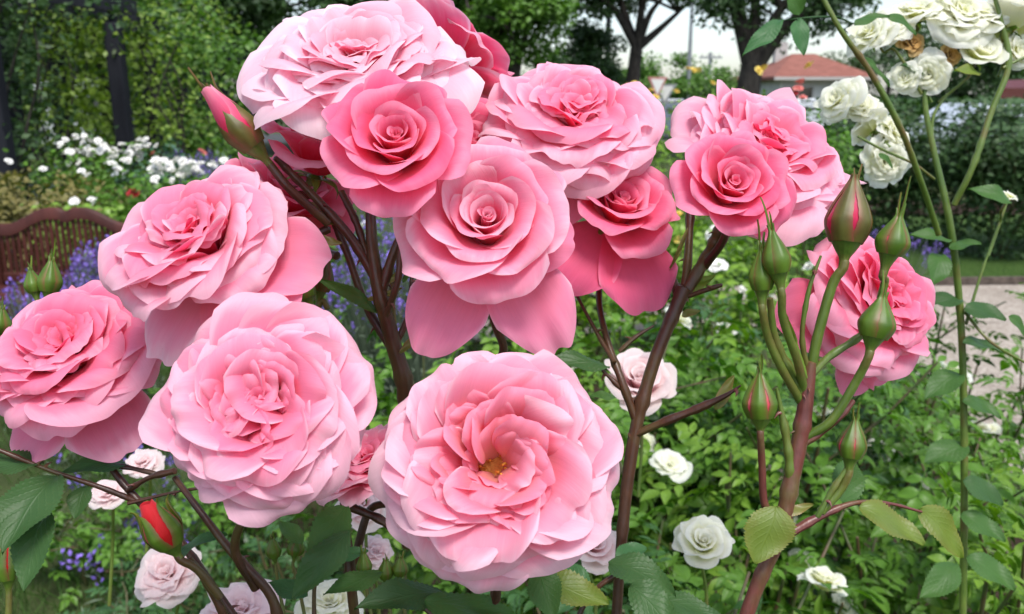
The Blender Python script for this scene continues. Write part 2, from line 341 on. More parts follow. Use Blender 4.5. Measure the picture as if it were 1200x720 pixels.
# ------------------------------------------------------------------ leaves in numbers
def leaf_tmpl(nu=3, nv=5, wd=.30, fold=.25, droop=.15, power=.8, serr=0.0, teeth=0):
    u = np.linspace(-1, 1, nu)[None, :]; t = np.linspace(0, 1, nv)[:, None]
    wv = wd * np.sin(np.pi * t ** power) ** .85 + .004
    if teeth: wv = wv * (1 - serr * ((t * teeth) % 1.0))
    y = u * wv; x = t + 0 * u; z = np.abs(y) * fold - droop * t ** 2 + .03 * np.sin(6 * t + 2 * u) * (nv > 4)
    return np.stack([x, y, z], -1).reshape(-1, 3), gridf(nu, nv), np.stack([(u + 1) / 2 + 0 * t, t + 0 * u], -1).reshape(-1, 2)
LEAF3 = leaf_tmpl(3, 3); LEAF5 = leaf_tmpl(3, 6, wd=.31); LEAF9 = leaf_tmpl(5, 11, wd=.27, serr=.16, teeth=5, droop=.2, fold=.4)
def compound_tmpl(tm, n=5):
    V, F, U = [], [], []; k = 0
    def put(v, f, u):
        nonlocal k
        V.append(v); F.append(f + k); U.append(u); k += len(v)
    spec = [(.62, 0, .48), (.50, 62, .40), (.50, -62, .40), (.24, 68, .33), (.24, -68, .33)][:n]
    for x, a, s in spec:
        c, sn = math.cos(R(a)), math.sin(R(a)); v = tm[0] * s; v = np.stack([v[:, 0] * c - v[:, 1] * sn + x, v[:, 0] * sn + v[:, 1] * c, v[:, 2] - .10 * x * x], 1); put(v, tm[1], tm[2])
    t = np.linspace(0, .64, 4); w_ = .010
    v = np.concatenate([np.stack([t, 0 * t - w_, -.10 * t * t - .004], 1), np.stack([t, 0 * t + w_, -.10 * t * t - .004], 1)]); f = np.array([[i, i + 1, i + 5, i + 4] for i in range(3)])
    put(v, f, np.tile([[.5, .02]], (8, 1)))
    return np.concatenate(V), np.concatenate(F), np.concatenate(U)
COMP = compound_tmpl(LEAF9); COMPLO = compound_tmpl(LEAF5)
def frames(x, nrm):
    x = x / (np.linalg.norm(x, axis=1)[:, None] + 1e-9); z = nrm - x * np.sum(x * nrm, 1)[:, None]; z /= np.linalg.norm(z, axis=1)[:, None] + 1e-9
    return np.stack([x, np.cross(z, x), z], 2)                 # columns
def scatter(mb, tm, pos, M, s):
    v = np.einsum('nij,kj->nki', M, tm[0]) * np.asarray(s).reshape(-1, 1, 1) + pos[:, None, :]
    n, k = v.shape[:2]; f = (tm[1][None] + (np.arange(n) * k)[:, None, None]).reshape(-1, tm[1].shape[1])
    mb.add(v.reshape(-1, 3), f, np.tile(tm[2], (n, 1)))
def rand_frames(g, n, up=.6, out=None, drop=.25):
    x = g.normal(size=(n, 3)); x[:, 2] = x[:, 2] * .45 - drop
    nr = g.normal(size=(n, 3)) * (1 - up); nr[:, 2] += up
    if out is not None: x += out * .9; nr += out * .45
    return frames(x, nr)

# ------------------------------------------------------------------ materials of the place
M_grass = leaf_mat('grass_green', (.012, .040, .007), (.055, .125, .018), transl=.25, rough=.6, veins=False, spec=.2, scale=1.5)
M_rosegreen = leaf_mat('rose_leaf_green', (.016, .068, .006), (.10, .22, .018), transl=.32, spec=.35, rough=.36, veins=True, scale=5)
M_limegreen = leaf_mat('rose_leaf_lime', (.05, .13, .010), (.19, .32, .03), transl=.3, rough=.42, veins=False, scale=4)
M_darkgreen = leaf_mat('dark_leaf_green', (.013, .042, .010), (.046, .105, .022), transl=.22, rough=.5, veins=False, scale=1)
M_midgreen = leaf_mat('tree_leaf_green', (.022, .075, .010), (.11, .23, .025), transl=.28, rough=.5, veins=False, scale=.8)
M_yelgreen = leaf_mat('climber_leaf_green', (.018, .050, .008), (.20, .30, .03), transl=.32, rough=.48, veins=False, scale=1.6)
M_bronze = leaf_mat('bronze_leaf_green', (.035, .075, .014), (.21, .17, .045), transl=.26, rough=.45, veins=False, scale=3)
M_nearlime = leaf_mat('rose_leaf_fresh', (.035, .10, .008), (.15, .27, .022), transl=.32, spec=.35, rough=.4, scale=5)
M_neardark = leaf_mat('rose_leaf_deep', (.010, .042, .010), (.040, .115, .022), transl=.22, spec=.4, rough=.34, scale=5)
M_bluegreen = leaf_mat('blue_leaf_green', (.022, .070, .040), (.060, .14, .075), transl=.2, rough=.45, veins=False, scale=2)
M_bark = solid('bark_brown', (.020, .016, .013), (.060, .050, .042), rough=.9, scale=14, bump=.8, stretch=(1, 1, .25), bdist=.02)
M_cane = solid('cane_green', (.05, .09, .025), (.10, .06, .03), rough=.5, scale=30)
M_lav = leaf_mat('lavender_purple', (.085, .050, .28), (.24, .15, .60), transl=.1, rough=.7, veins=False, scale=6)
M_lavleaf = leaf_mat('lavender_leaf', (.06, .09, .055), (.12, .16, .10), transl=.1, rough=.7, veins=False)
M_white = petal_mat('white_petal', (.82, .84, .34), (.93, .93, .74), (.95, .95, .90), (.92, .93, .84), transl=.5, tint=(1, 1, .9))
M_blush = petal_mat('blush_petal', (.84, .46, .46), (.91, .72, .72), (.94, .86, .85), (.92, .80, .80), transl=.5, tint=(1, .85, .85))
M_whitefar = solid('white_petal_far', (.80, .78, .74), (.86, .85, .80), rough=.7, scale=20)
M_pinkfar = solid('salmon_petal', (.70, .16, .14), (.80, .30, .26), rough=.6, scale=20)
M_redfar = solid('red_petal', (.32, .012, .018), (.50, .03, .035), rough=.6, scale=20)
M_yelfar = solid('yellow_petal', (.75, .52, .06), (.82, .66, .20), rough=.6, scale=20)
M_mag = solid('magenta_petal', (.45, .02, .16), (.62, .05, .25), rough=.6, scale=20)
M_wood = solid('brown_painted_wood', (.050, .012, .009), (.092, .024, .018), rough=.5, spec=.3, scale=9, bump=.25, stretch=(1, 1, .2), bdist=.003)
M_pergola = solid('dark_stained_timber', (.009, .010, .014), (.020, .021, .027), rough=.85, spec=.2, scale=6, bump=.3, stretch=(1, 1, .15))
M_pillar = solid('weathered_post', (.030, .026, .030), (.060, .052, .056), rough=.75, scale=9, bump=.5, stretch=(1, 1, .1))

# ------------------------------------------------------------------ the ground, as one sheet, with lawn, beds and the gravel path on it
def noise2(x, y): return (np.sin(x * 1.3 + 2.1 * np.sin(y * .7)) + np.sin(y * 1.7 + 1.3 * np.sin(x * .9)) + .5 * np.sin(3.1 * x + 2.3 * y)) / 2.5
mb = MB(); xs = np.concatenate([np.linspace(-900, -20, 12), np.linspace(-15, 15, 31), np.linspace(20, 900, 12)]); ys = np.concatenate([np.linspace(-40, -2, 5), np.linspace(0, 25, 36), np.linspace(30, 1500, 16)])
X, Y = np.meshgrid(xs, ys); mb.add(np.stack([X, Y, -.01 + 0 * X], -1), gridf(len(xs), len(ys)))
M_ground = solid('garden_ground', (.035, .050, .018), (.075, .095, .035), rough=.95, scale=1.2, bump=.6, bdist=.03, spec=.1)
setp(mb.build('ground', M_ground), kind='structure')
def sheet(name, poly, z, mat):
    mb = MB(); p = np.array([(x, y, z) for x, y in poly]); c = p.mean(0)
    mb.add(np.vstack([p, c]), [[i, (i + 1) % len(p), len(p)] for i in range(len(p))]); return setp(mb.build(name, mat), kind='structure')
M_soil = solid('bed_soil', (.022, .014, .009), (.060, .040, .028), rough=1, scale=22, bump=1, bdist=.03, spec=.1)
sheet('flower_bed', catmull([(-9, 5.9, 0), (-3, 6.0, 0), (-1.0, 7.0, 0), (-1.2, 9.5, 0), (-5, 11.5, 0), (-11, 12, 0), (-12, 8, 0)], 5)[:, :2], .002, M_soil)
sheet('rose_bed', catmull([(-.9, .3, 0), (-1.0, 2.0, 0), (-.5, 4.4, 0), (1.6, 4.9, 0), (2.0, 3.4, 0), (1.55, 1.6, 0), (1.5, .2, 0)], 5)[:, :2], .002, M_soil)
sheet('bark_mulch', catmull([(3.0, 11, 0), (5.5, 10.3, 0), (11, 10.2, 0), (12, 13, 0), (5, 13.5, 0)], 5)[:, :2], .002, M_soil)
def gravel_mat():
    m, n, N, K = newmat('beige_gravel'); tc = N('TexCoord')
    vo = N('TexVoronoi'); vo.inputs['Scale'].default_value = 55; K(tc.outputs['Object'], vo.inputs['Vector'])
    nz = N('TexNoise'); nz.inputs['Scale'].default_value = 1.6; nz.inputs['Detail'].default_value = 6; K(tc.outputs['Object'], nz.inputs['Vector'])
    r1 = ramp(n, [(.0, (.28, .23, .19)), (.5, (.42, .36, .30)), (1.0, (.55, .49, .42))]); K(vo.outputs['Color'], r1.inputs[0])
    r2 = ramp(n, [(.35, (.72, .70, .68)), (.65, (1, 1, 1))]); K(nz.outputs[0], r2.inputs[0])
    pr = N('BsdfPrincipled'); K(mixc(n, r1.outputs[0], r2.outputs[0], 1.0, 'MULTIPLY'), pr.inputs['Base Color']); pr.inputs['Roughness'].default_value = .95
    b = N('Bump'); b.inputs['Strength'].default_value = .7; b.inputs['Distance'].default_value = .012; K(vo.outputs['Distance'], b.inputs['Height']); b.invert = True; K(b.outputs[0], pr.inputs['Normal'])
    o = N('OutputMaterial'); K(pr.outputs[0], o.inputs[0]); return m
c = catmull([(2.4, -1, 0), (2.5, 1, 0), (2.75, 3, 0), (3.1, 4.6, 0), (3.0, 6.3, 0), (1.4, 6.5, 0), (-.8, 6.0, 0)], 8)
t = np.gradient(c, axis=0); t /= np.linalg.norm(t, axis=1)[:, None]; nrm_ = np.stack([-t[:, 1], t[:, 0], 0 * t[:, 0]], 1)
def ribbon(name, c, off, wd, z, mat):
    mb = MB(); a = c + nrm_ * (off - wd / 2); b = c + nrm_ * (off + wd / 2); v = np.stack([a, b], 1).reshape(-1, 3); v[:, 2] = z
    mb.add(v, gridf(2, len(c))); return setp(mb.build(name, mat), kind='structure')
sheetM = gravel_mat()
ribbon('gravel_path', c, 0, 1.3, .006, sheetM)
# the path runs on to the right
mb = MB(); mb.add([(2.2, 5.9, .010), (14, 6.4, .010), (14, 7.7, .010), (2.2, 7.1, .010)], [[0, 1, 2, 3]]); setp(mb.build('path', sheetM), kind='structure')
M_edge = solid('edging_timber', (.06, .045, .035), (.13, .10, .08), rough=.9, scale=20, bump=.5)
mb = MB(); mb.add([(2.2, 7.12, 0), (14, 7.74, 0), (14, 7.79, 0), (2.2, 7.17, 0), (2.2, 7.12, .07), (14, 7.74, .07), (14, 7.79, .07), (2.2, 7.17, .07)], [[0, 1, 5, 4], [1, 2, 6, 5], [2, 3, 7, 6], [3, 0, 4, 7], [4, 5, 6, 7]])
setp(mb.build('path_edging', M_edge, smooth=False), label='low dark edging strip between gravel path and the lawn', cat='edging')
M_lawn = solid('lawn_green', (.030, .065, .012), (.060, .11, .022), rough=.9, scale=30, bump=.8, bdist=.02, spec=.15)
mb = MB(); mb.add([(1.5, 7.2, .006), (30, 7.9, .006), (30, 14, .006), (1.5, 11.2, .006)], [[0, 1, 2, 3]]); setp(mb.build('lawn', M_lawn), kind='structure')
M_road = solid('asphalt', (.045, .045, .048), (.065, .064, .066), rough=.9, scale=3, bump=.3)
mb = MB(); mb.add([(-60, 30, .004), (80, 30, .004), (80, 37, .004), (-60, 37, .004)], [[0, 1, 2, 3]]); setp(mb.build('road', M_road), kind='structure')

# ------------------------------------------------------------------ grass tufts
def grass(name, n, xr, yr, h, seed, keep=None, z=0):
    g = np.random.default_rng(seed); p = np.stack([g.uniform(*xr, n), g.uniform(*yr, n), np.full(n, z)], 1)
    k = noise2(p[:, 0] * 3, p[:, 1] * 3) + g.normal(size=n) * .5 > -.3
    if keep is not None: k &= keep(p)
    p = p[k]; n = len(p)
    x = g.normal(size=(n, 3)) * .45; x[:, 2] = 1; M = frames(x, g.normal(size=(n, 3)))
    t = np.linspace(0, 1, 4); wd = .018 * (1 - t ** 2) + .0015; bend = .28 * t ** 2
    tv = np.concatenate([np.stack([t, -wd, bend], 1), np.stack([t, wd, bend], 1)]); tf = np.array([[i, i + 1, i + 5, i + 4] for i in range(3)])
    mb = MB(); scatter(mb, (tv, tf, np.tile([[.5, .5]], (8, 1))), p, M, h * g.uniform(.5, 1.3, n))
    o = mb.build(name, M_grass); return setp(o, label='short green grass between the lavender and the roses', cat='grass', kind='stuff')
grass('grass', 42000, (-2.8, .2), (1.6, 5.2), .085, 1)
o = grass('lawn_grass', 26000, (2.0, 8.5), (7.3, 10.8), .05, 2, keep=lambda p: p[:, 1] > 7.25 + p[:, 0] * .05)
o['label'] = 'mown green lawn beyond the gravel path'; o['category'] = 'lawn'

# ------------------------------------------------------------------ trees
def tree(name, label, loc, trunk_r, trunk_h, crown_c, crown_r, nclump, nleaf, leaf, mat, seed, limbs=7, lean=(0, 0), group='trees at the edge of the garden', clump=.28, dense=1.0, forks=None):
    g = np.random.default_rng(seed); loc = np.array(loc, float); root = thing(name, label, 'tree', loc, group)
    cc = np.array(crown_c, float); cr = np.array(crown_r, float)
    d = g.normal(size=(nclump, 3)); d /= np.linalg.norm(d, axis=1)[:, None]; d *= (g.uniform(.25, 1, nclump) ** .5)[:, None]
    cl = cc + d * cr; top = np.array([lean[0], lean[1], trunk_h])
    mb = MB(); tube(mb, [(0, 0, -.2), (lean[0] * .2, lean[1] * .2, trunk_h * .4), top], [trunk_r * 1.25, trunk_r, trunk_r * .8], seg=12)
    mb.build('trunk', M_bark, root)
    lb = MB(); order = np.argsort(cl[:, 2])
    tg = forks if forks is not None else [cl[k] for k in g.choice(nclump, min(limbs, nclump), replace=False)]
    for e in tg:
        e = np.array(e, float); m_ = top * .5 + e * .5 + g.normal(size=3) * .06 * np.linalg.norm(e - top); m_[2] += .05 * trunk_h
        tube(lb, [top - (0, 0, trunk_r * .6), m_, e], [trunk_r * .62, trunk_r * .38, trunk_r * .12], seg=8)
        for q in range(3):
            j = cl[g.integers(nclump)]
            if np.linalg.norm(j - e) < cr.max() * 1.3: tube(lb, [m_ * .5 + e * .5, (e + j) / 2 + g.normal(size=3) * .1, j], [trunk_r * .25, trunk_r * .14, trunk_r * .04], seg=5, n=3)
    lb.build('branches', M_bark, root)
    per = g.integers(int(nleaf * .5), int(nleaf * 1.5), nclump); idx = np.repeat(np.arange(nclump), per); n = len(idx)
    off = g.normal(size=(n, 3)); off /= np.linalg.norm(off, axis=1)[:, None]; off *= (g.uniform(0, 1, n) ** .4)[:, None]
    sz = cr.mean() * clump * g.uniform(.6, 1.35, nclump); p = cl[idx] + off * sz[idx][:, None] * np.array([1.15, 1.15, .75])
    fb = MB(); scatter(fb, LEAF3, p, rand_frames(g, n, out=off), leaf * g.uniform(.6, 1.4, n)); fb.build('crown', mat, root)
    return root
def at(px, Y): return (GX(px, Y), Y, 0.0)
G2 = 'dark trees behind the pergola'
tree('broadleaf_tree', 'dark dense tree behind the pergola, just left of the pale top rose', at(235, 24), .30, 1.6, (0, 0, 3.4), (3.0, 2.6, 3.0), 60, 240, .20, M_darkgreen, 11, group=G2)
tree('broadleaf_tree', 'darkest tree directly behind the palest rose at the top', at(370, 26), .30, 1.6, (0, 0, 3.6), (3.4, 2.6, 3.4), 60, 240, .20, M_darkgreen, 12, group=G2)
tree('broadleaf_tree', 'olive green tree showing above the pergola greenery', at(130, 27), .30, 1.8, (0, 0, 4.0), (3.4, 2.6, 3.0), 60, 240, .20, M_midgreen, 13, group=G2)
tree('broadleaf_tree', 'shadowy tree at the far left edge above the climbers', at(20, 25), .30, 1.8, (0, 0, 3.6), (3.4, 2.6, 3.0), 55, 220, .20, M_darkgreen, 14, group=G2)
tree('broadleaf_tree', 'brighter leafy tree behind the dark post at the top', at(500, 28), .28, 1.7, (0, 0, 4.6), (2.6, 2.4, 2.6), 55, 240, .20, M_midgreen, 15)
tree('broadleaf_tree', 'bright mid green round tree above the gap between two pink roses', at(600, 26), .26, 1.7, (-.1, 0, 4.2), (1.7, 1.6, 2.0), 60, 230, .17, M_midgreen, 16)
tree('conifer_tree', 'dark conical evergreen below the spreading tree, left of its trunk', at(690, 34), .22, 1.2, (0, 0, 2.2), (1.7, 1.5, 2.0), 45, 230, .18, M_darkgreen, 17)
tree('spreading_tree', 'dark spreading tree with bare leaning trunk above the upper centre rose', at(738, 32), .27, 3.4, (-.4, 0, 6.0), (3.4, 2.2, 1.6), 60, 150, .20, M_darkgreen, 18, lean=(.2, 0),
     forks=[(-2.2, 0, 5.2), (1.3, 0, 5.2), (-.6, .5, 6.0), (2.2, 0, 5.0), (.5, 0, 6.3)], clump=.26)
tree('spreading_tree', 'large dark tree with thick forked trunk beside the red roofed house', at(872, 22), .34, 2.35, (.9, 0, 4.6), (2.9, 2.0, 1.45), 62, 170, .15, M_darkgreen, 19, lean=(.15, 0),
     forks=[(-.75, 0, 4.3), (.1, 0, 4.6), (1.0, 0, 4.0), (1.9, 0, 3.7), (2.6, 0, 4.2), (-.4, .4, 4.6)], clump=.27)
for i, (px, Y, rx, h, lab) in enumerate([(640, 45, 3.2, 3.0, 'low dark tree at the skyline behind the upper centre rose'), (775, 48, 3.0, 3.1, 'low green tree left of the tall lamp post on the skyline'), (800, 52, 2.2, 2.3, 'small rounded tree directly behind the tall lamp post'),
                                       (850, 55, 3.0, 2.6, 'hazy pale green tree between power pole and the forked trunk'), (1040, 50, 4, 4.2, 'dark tree rising behind the red roofed house'), (1130, 40, 4, 4.0, 'dark tree behind the white roses at the upper right'), (1200, 38, 3.5, 4.4, 'dark tree at the upper right corner')]):
    tree('broadleaf_tree', lab, at(px, Y), .2, 1.0, (0, 0, h * .62), (rx, 2.2, h * .62), 40, 190, .22, M_darkgreen if i not in (1, 3) else M_midgreen, 30 + i, limbs=4, group='low trees on the skyline')

# ------------------------------------------------------------------ house, cars, poles, signs far off
M_rooft = solid('red_roof_tiles', (.21, .075, .052), (.30, .115, .085), rough=.85, scale=2.2, bump=.4, stretch=(1, 1, 5), bdist=.03)
M_rendw = solid('white_render', (.66, .66, .64), (.74, .73, .70), rough=.9, scale=1.5)
M_fascia = solid('pale_fascia', (.45, .42, .40), (.52, .50, .47), rough=.7)
def glassy(name, c, rough=.08):
    m, n, N, K = newmat(name); pr = N('BsdfPrincipled'); pr.inputs['Base Color'].default_value = (*c, 1); pr.inputs['Roughness'].default_value = rough; pr.inputs['Specular IOR Level'].default_value = .8
    o = N('OutputMaterial'); K(pr.outputs[0], o.inputs[0]); return m
M_glass = glassy('window_glass', (.02, .025, .03)); M_metal = solid('grey_metal', (.28, .29, .30), (.36, .37, .38), rough=.4, metal=.6)
HY = 46.0; hx0, hx1 = GX(908, HY), GX(1016, HY); hw = hx1 - hx0; cx = (hx0 + hx1) / 2
hw *= .9; h = thing('bungalow', 'white rendered bungalow with red hipped tile roof', 'house', (cx, HY, 0))
ez = GZ(90, HY); rz_ = GZ(59, HY)
mb = MB(); box(mb, (0, 4, ez / 2), (hw, 8, ez)); mb.build('wall', M_rendw, h, smooth=False)
mb = MB(); a = hw / 2 + .5; ov = .5
v = [(-a, -ov, ez), (a, -ov, ez), (a, 8 + ov, ez), (-a, 8 + ov, ez), (-.4, 4, rz_), (.9, 4, rz_), (-a, -ov, ez - .16), (a, -ov, ez - .16), (a, 8 + ov, ez - .16), (-a, 8 + ov, ez - .16)]
mb.add(v, [[0, 1, 5, 4], [2, 3, 4, 5], [0, 6, 7, 1], [1, 7, 8, 2], [2, 8, 9, 3], [3, 9, 6, 0], [9, 8, 7, 6]]); mb.add(v, [[1, 2, 5], [3, 0, 4]]); rf = mb.build('roof', M_rooft, h, smooth=False)
mb = MB(); box(mb, (-.9, 4.6, rz_ + .1), (.7, .5, 1.1)); mb.build('chimney', M_fascia, rf, smooth=False)
mb = MB(); box(mb, (0, -ov - .06, ez - .10), (2 * a, .10, .16)); mb.build('gutter', M_fascia, h, smooth=False)
for wx, ww in ((-1.2, 1.5), (1.0, 1.3)):
    mb = MB()
    for dx in (-ww / 2, 0, ww / 2): box(mb, (wx + dx, -.03, ez * .56), (.08, .08, 1.2))
    for dz in (-.6, .6): box(mb, (wx, -.034, ez * .56 + dz), (ww + .08, .08, .08))
    f_ = mb.build('window', M_fascia, h, smooth=False); mb = MB(); box(mb, (wx, -.012, ez * .56), (ww - .02, .02, 1.18)); mb.build('pane', M_glass, f_, smooth=False)

def car(label, px, Y, col, van=False, rz=0.0):
    x, y, _ = at(px, Y); r = thing('parked_car', label, 'van' if van else 'car', (x, y, 0), 'vehicles parked along the road'); r.rotation_euler = (0, 0, rz)
    mcar = solid('car_paint', col, tuple(k * 1.05 for k in col), rough=.25, spec=.6)
    L, W_ = 4.3, 1.75
    prof = [(-2.15, .35), (-2.15, .80), (-2.0, .95), (-1.45, 1.0), (-.75, 1.45), (.6, 1.48), (1.45, .98), (2.05, .92), (2.15, .6), (2.15, .35)] if not van else [(-2.15, .35), (-2.15, 1.2), (-2.1, 1.95), (-1.9, 2.05), (1.0, 2.05), (1.5, 1.35), (2.1, 1.15), (2.2, .7), (2.2, .35)]
    mb = MB(); n = len(prof); ys_ = [(-W_ / 2, .86), (-W_ / 2 + .08, 1), (W_ / 2 - .08, 1), (W_ / 2, .86)]; V = []
    for yy, sc_ in ys_: V += [(a_, yy, .35 + (b_ - .35) * (sc_ if b_ > 1.0 else 1)) for a_, b_ in prof]
    F = [[j * n + i, j * n + (i + 1) % n, (j + 1) * n + (i + 1) % n, (j + 1) * n + i] for j in range(3) for i in range(n)]
    mb.add(V, F); mb.add(V, [list(range(n)), list(range(4 * n - 1, 3 * n - 1, -1))]); mb.build('body', mcar, r, smooth=False)
    z0, z1 = (1.02, 1.40) if not van else (1.25, 1.8)
    for sx, (xa, xb, xc, xd) in (('', (-1.25, -.15, -.15, -.72)), ('', (-.05, 1.2, .58, -.05))):
        for sy in (-1, 1):
            mb = MB(); yy = sy * (W_ / 2 + .004); mb.add([(xa, yy, z0), (xb, yy, z0), (xc, yy * .985, z1), (xd, yy * .985, z1)], [[0, 1, 2, 3]]); mb.build('side_window', M_glass, r, smooth=False)
    for wx in (-1.35, 1.35):
        for sy in (-1, 1):
            mb = MB(); tube(mb, [(wx, sy * .72, .33), (wx, sy * .90, .33)], .33, seg=20); wl = mb.build('wheel', M_glass, r)
            mb = MB(); tube(mb, [(wx, sy * .86, .33), (wx, sy * .915, .33)], .2, seg=16); mb.build('rim', M_metal, wl)
    for sy in (-1, 1):
        mb = MB(); box(mb, (2.14, sy * .6, .74), (.10, .34, .16), bev=.03); mb.build('headlight', M_metal, r, smooth=False)
    return r
car('silver white car parked in front of the red roofed house', 928, 36, (.62, .66, .70), rz=.15)
car('blue grey hatchback behind the yellow roses near the give way sign', 775, 33, (.16, .20, .26), rz=.1)
car('white van seen through the pergola posts on the left', 150, 24, (.72, .74, .76), van=True)
car('white car at the right edge behind the dark shrubs', 1175, 17, (.60, .66, .74), rz=.05)
car('red van at the far right behind the white roses', 1225, 26, (.38, .03, .02), van=True, rz=1.5)

def lamp():
    x, y, _ = at(806, 46); r = thing('street_lamp', 'tall slender grey street lamp against the pale sky', 'street lamp', (x, y, 0)); hgt = 9.2
    mb = MB(); tube(mb, [(0, 0, 0), (0, 0, 4), (0, 0, hgt)], [.13, .10, .06], seg=10); mb.build('pole', M_metal, r)
    mb = MB(); tube(mb, [(0, 0, hgt), (-.5, 0, hgt + .35), (-1.3, 0, hgt + .45)], [.05, .045, .04], seg=8); mb.build('arm', M_metal, r)
    mb = MB(); box(mb, (-1.6, 0, hgt + .43), (.7, .26, .14), bev=.04); mb.build('lamp_head', M_metal, r)
lamp()
for px, Y, hpy, lab in ((830, 58, 62, 'distant wooden power pole with crossarm right of the street lamp'), (688, 40, 62, 'short grey pole with crossarm left of the leaning trunk'), (711, 42, -20, 'thin dark pole standing behind the leaning tree')):
    x, y, _ = at(px, Y); hz = GZ(hpy, Y); r = thing('utility_pole', lab, 'pole', (x, y, 0), 'poles along the road')
    mb = MB(); tube(mb, [(0, 0, 0), (0, 0, hz)], [.15, .10], seg=8); mb.build('post', M_pergola if px == 711 else M_metal, r)
    if px != 711:
        mb = MB(); box(mb, (0, -.09, hz - .3), (1.5 if px == 830 else 1.1, .10, .12)); ca = mb.build('crossarm', M_metal, r, smooth=False)
        mb = MB()
        for k in (-.55, -.2, .2, .55): tube(mb, [(k, -.09, hz - .25), (k, -.09, hz - .08)], .04, seg=6)
        mb.build('insulators', M_fascia, ca)
def giveway(px, py, Y, rot, lab):
    x, y, _ = at(px, Y); z = GZ(py, Y); r = thing('give_way_sign', lab, 'sign', (x, y, 0), 'give way signs at the junction'); r.rotation_euler = (0, 0, rot)
    mb = MB(); tube(mb, [(0, .05, 0), (0, .05, z + .2)], .035, seg=8); mb.build('post', M_metal, r)
    def tri(s, yy, th):
        p = [(-s, z + s * .58), (s, z + s * .58), (0, z - s * 1.15)]; v = [(a_, yy, b_) for a_, b_ in p] + [(a_, yy + th, b_) for a_, b_ in p]; return v
    mb = MB(); v = tri(.42, 0, .02); mb.add(v, [[0, 2, 1], [3, 4, 5]]); mb.add(v, [[0, 1, 4, 3], [1, 2, 5, 4], [2, 0, 3, 5]]); b = mb.build('sign_plate', solid('faded_sign_red', (.42, .17, .16), rough=.6) if rot else M_metal, r, smooth=False)
    mb = MB(); v = tri(.29, -.012, .01); mb.add(v, [[0, 2, 1], [3, 4, 5]]); mb.add(v, [[0, 1, 4, 3], [1, 2, 5, 4], [2, 0, 3, 5]]); mb.build('white_face', M_rendw, b, smooth=False)
giveway(770, 99, 30, .5, 'pinkish give way triangle left of its brighter twin')
giveway(779, 107, 30.5, 0, 'small white give way triangle beside the yellow roses')

# ------------------------------------------------------------------ pergola and its climbers
posts = [(-6, 8.2), (12, 9.2), (70, 10.6), (125, 12.4), (163, 14.4), (200, 17.0), (245, 21.0)]
pr_ = thing('pergola', 'dark timber pergola overgrown with climbers on the left', 'pergola', at(12, 9.2)); og = np.array(at(12, 9.2)); PZ = 2.36; pc = []
for px, Y in posts:
    x, y, _ = at(px, Y); pc.append((x, y))
    mb = MB(); box(mb, (x, y, PZ / 2), (.16, .16, PZ), bev=.015); mb.build('post', M_pergola, pr_, origin=og, smooth=False)
    mb = MB(); box(mb, (x + .5, y + 1.5, PZ / 2), (.16, .16, PZ), bev=.015); mb.build('post', M_pergola, pr_, origin=og, smooth=False)
    mb = MB(); box(mb, (x + .25, y + .75, PZ + .205), (2.3, .07, .16), rz=math.atan2(1.5, .5)); mb.build('rafter', M_pergola, pr_, origin=og, smooth=False)
for i in range(len(pc) - 1):
    for o_ in (0, 1):
        a_ = np.array([pc[i][0] + .5 * o_, pc[i][1] + 1.5 * o_]); b_ = np.array([pc[i + 1][0] + .5 * o_, pc[i + 1][1] + 1.5 * o_]); d_ = b_ - a_
        mb = MB(); box(mb, (*(a_ + b_) / 2, PZ + .06), (np.linalg.norm(d_) - .02, .09, .12 + .002 * i), rz=math.atan2(d_[1], d_[0])); mb.build('beam', M_pergola, pr_, origin=og, smooth=False)
def climber(px, Y, lab, mat, seed, n=2600, rx=.55, h=2.5, leaf=.075, top=.6, ry=.45):
    g = np.random.default_rng(seed); x, y, _ = at(px, Y); y += .45; r = thing('climbing_plant', lab, 'climber', (x, y, 0), 'climbers on the pergola')
    mb = MB()
    for k in range(5):
        a = g.uniform(0, 6.28); pts = [(.12 * math.cos(a + q) * (1 + .4 * q), .12 * math.sin(a + q), h * q / 4) for q in range(5)]; tube(mb, pts, [.02, .018, .014, .01, .006], seg=6)
    mb.build('stem', M_bark, r)
    ncl = 46; cl = np.stack([g.normal(size=ncl) * rx * .62, g.normal(size=ncl) * ry * .6, g.uniform(.15, h + .2, ncl)], 1)
    t_ = np.stack([g.uniform(-rx * 2, rx * 2, 16), g.normal(size=16) * ry, g.uniform(h - .25, h + top, 16)], 1); cl = np.vstack([cl, t_])
    idx = g.integers(len(cl), size=n); off = g.normal(size=(n, 3)) * .15; fb = MB(); scatter(fb, LEAF3, cl[idx] + off, rand_frames(g, n, out=off * 4, up=.45), leaf * g.uniform(.6, 1.5, n)); fb.build('foliage', mat, r)
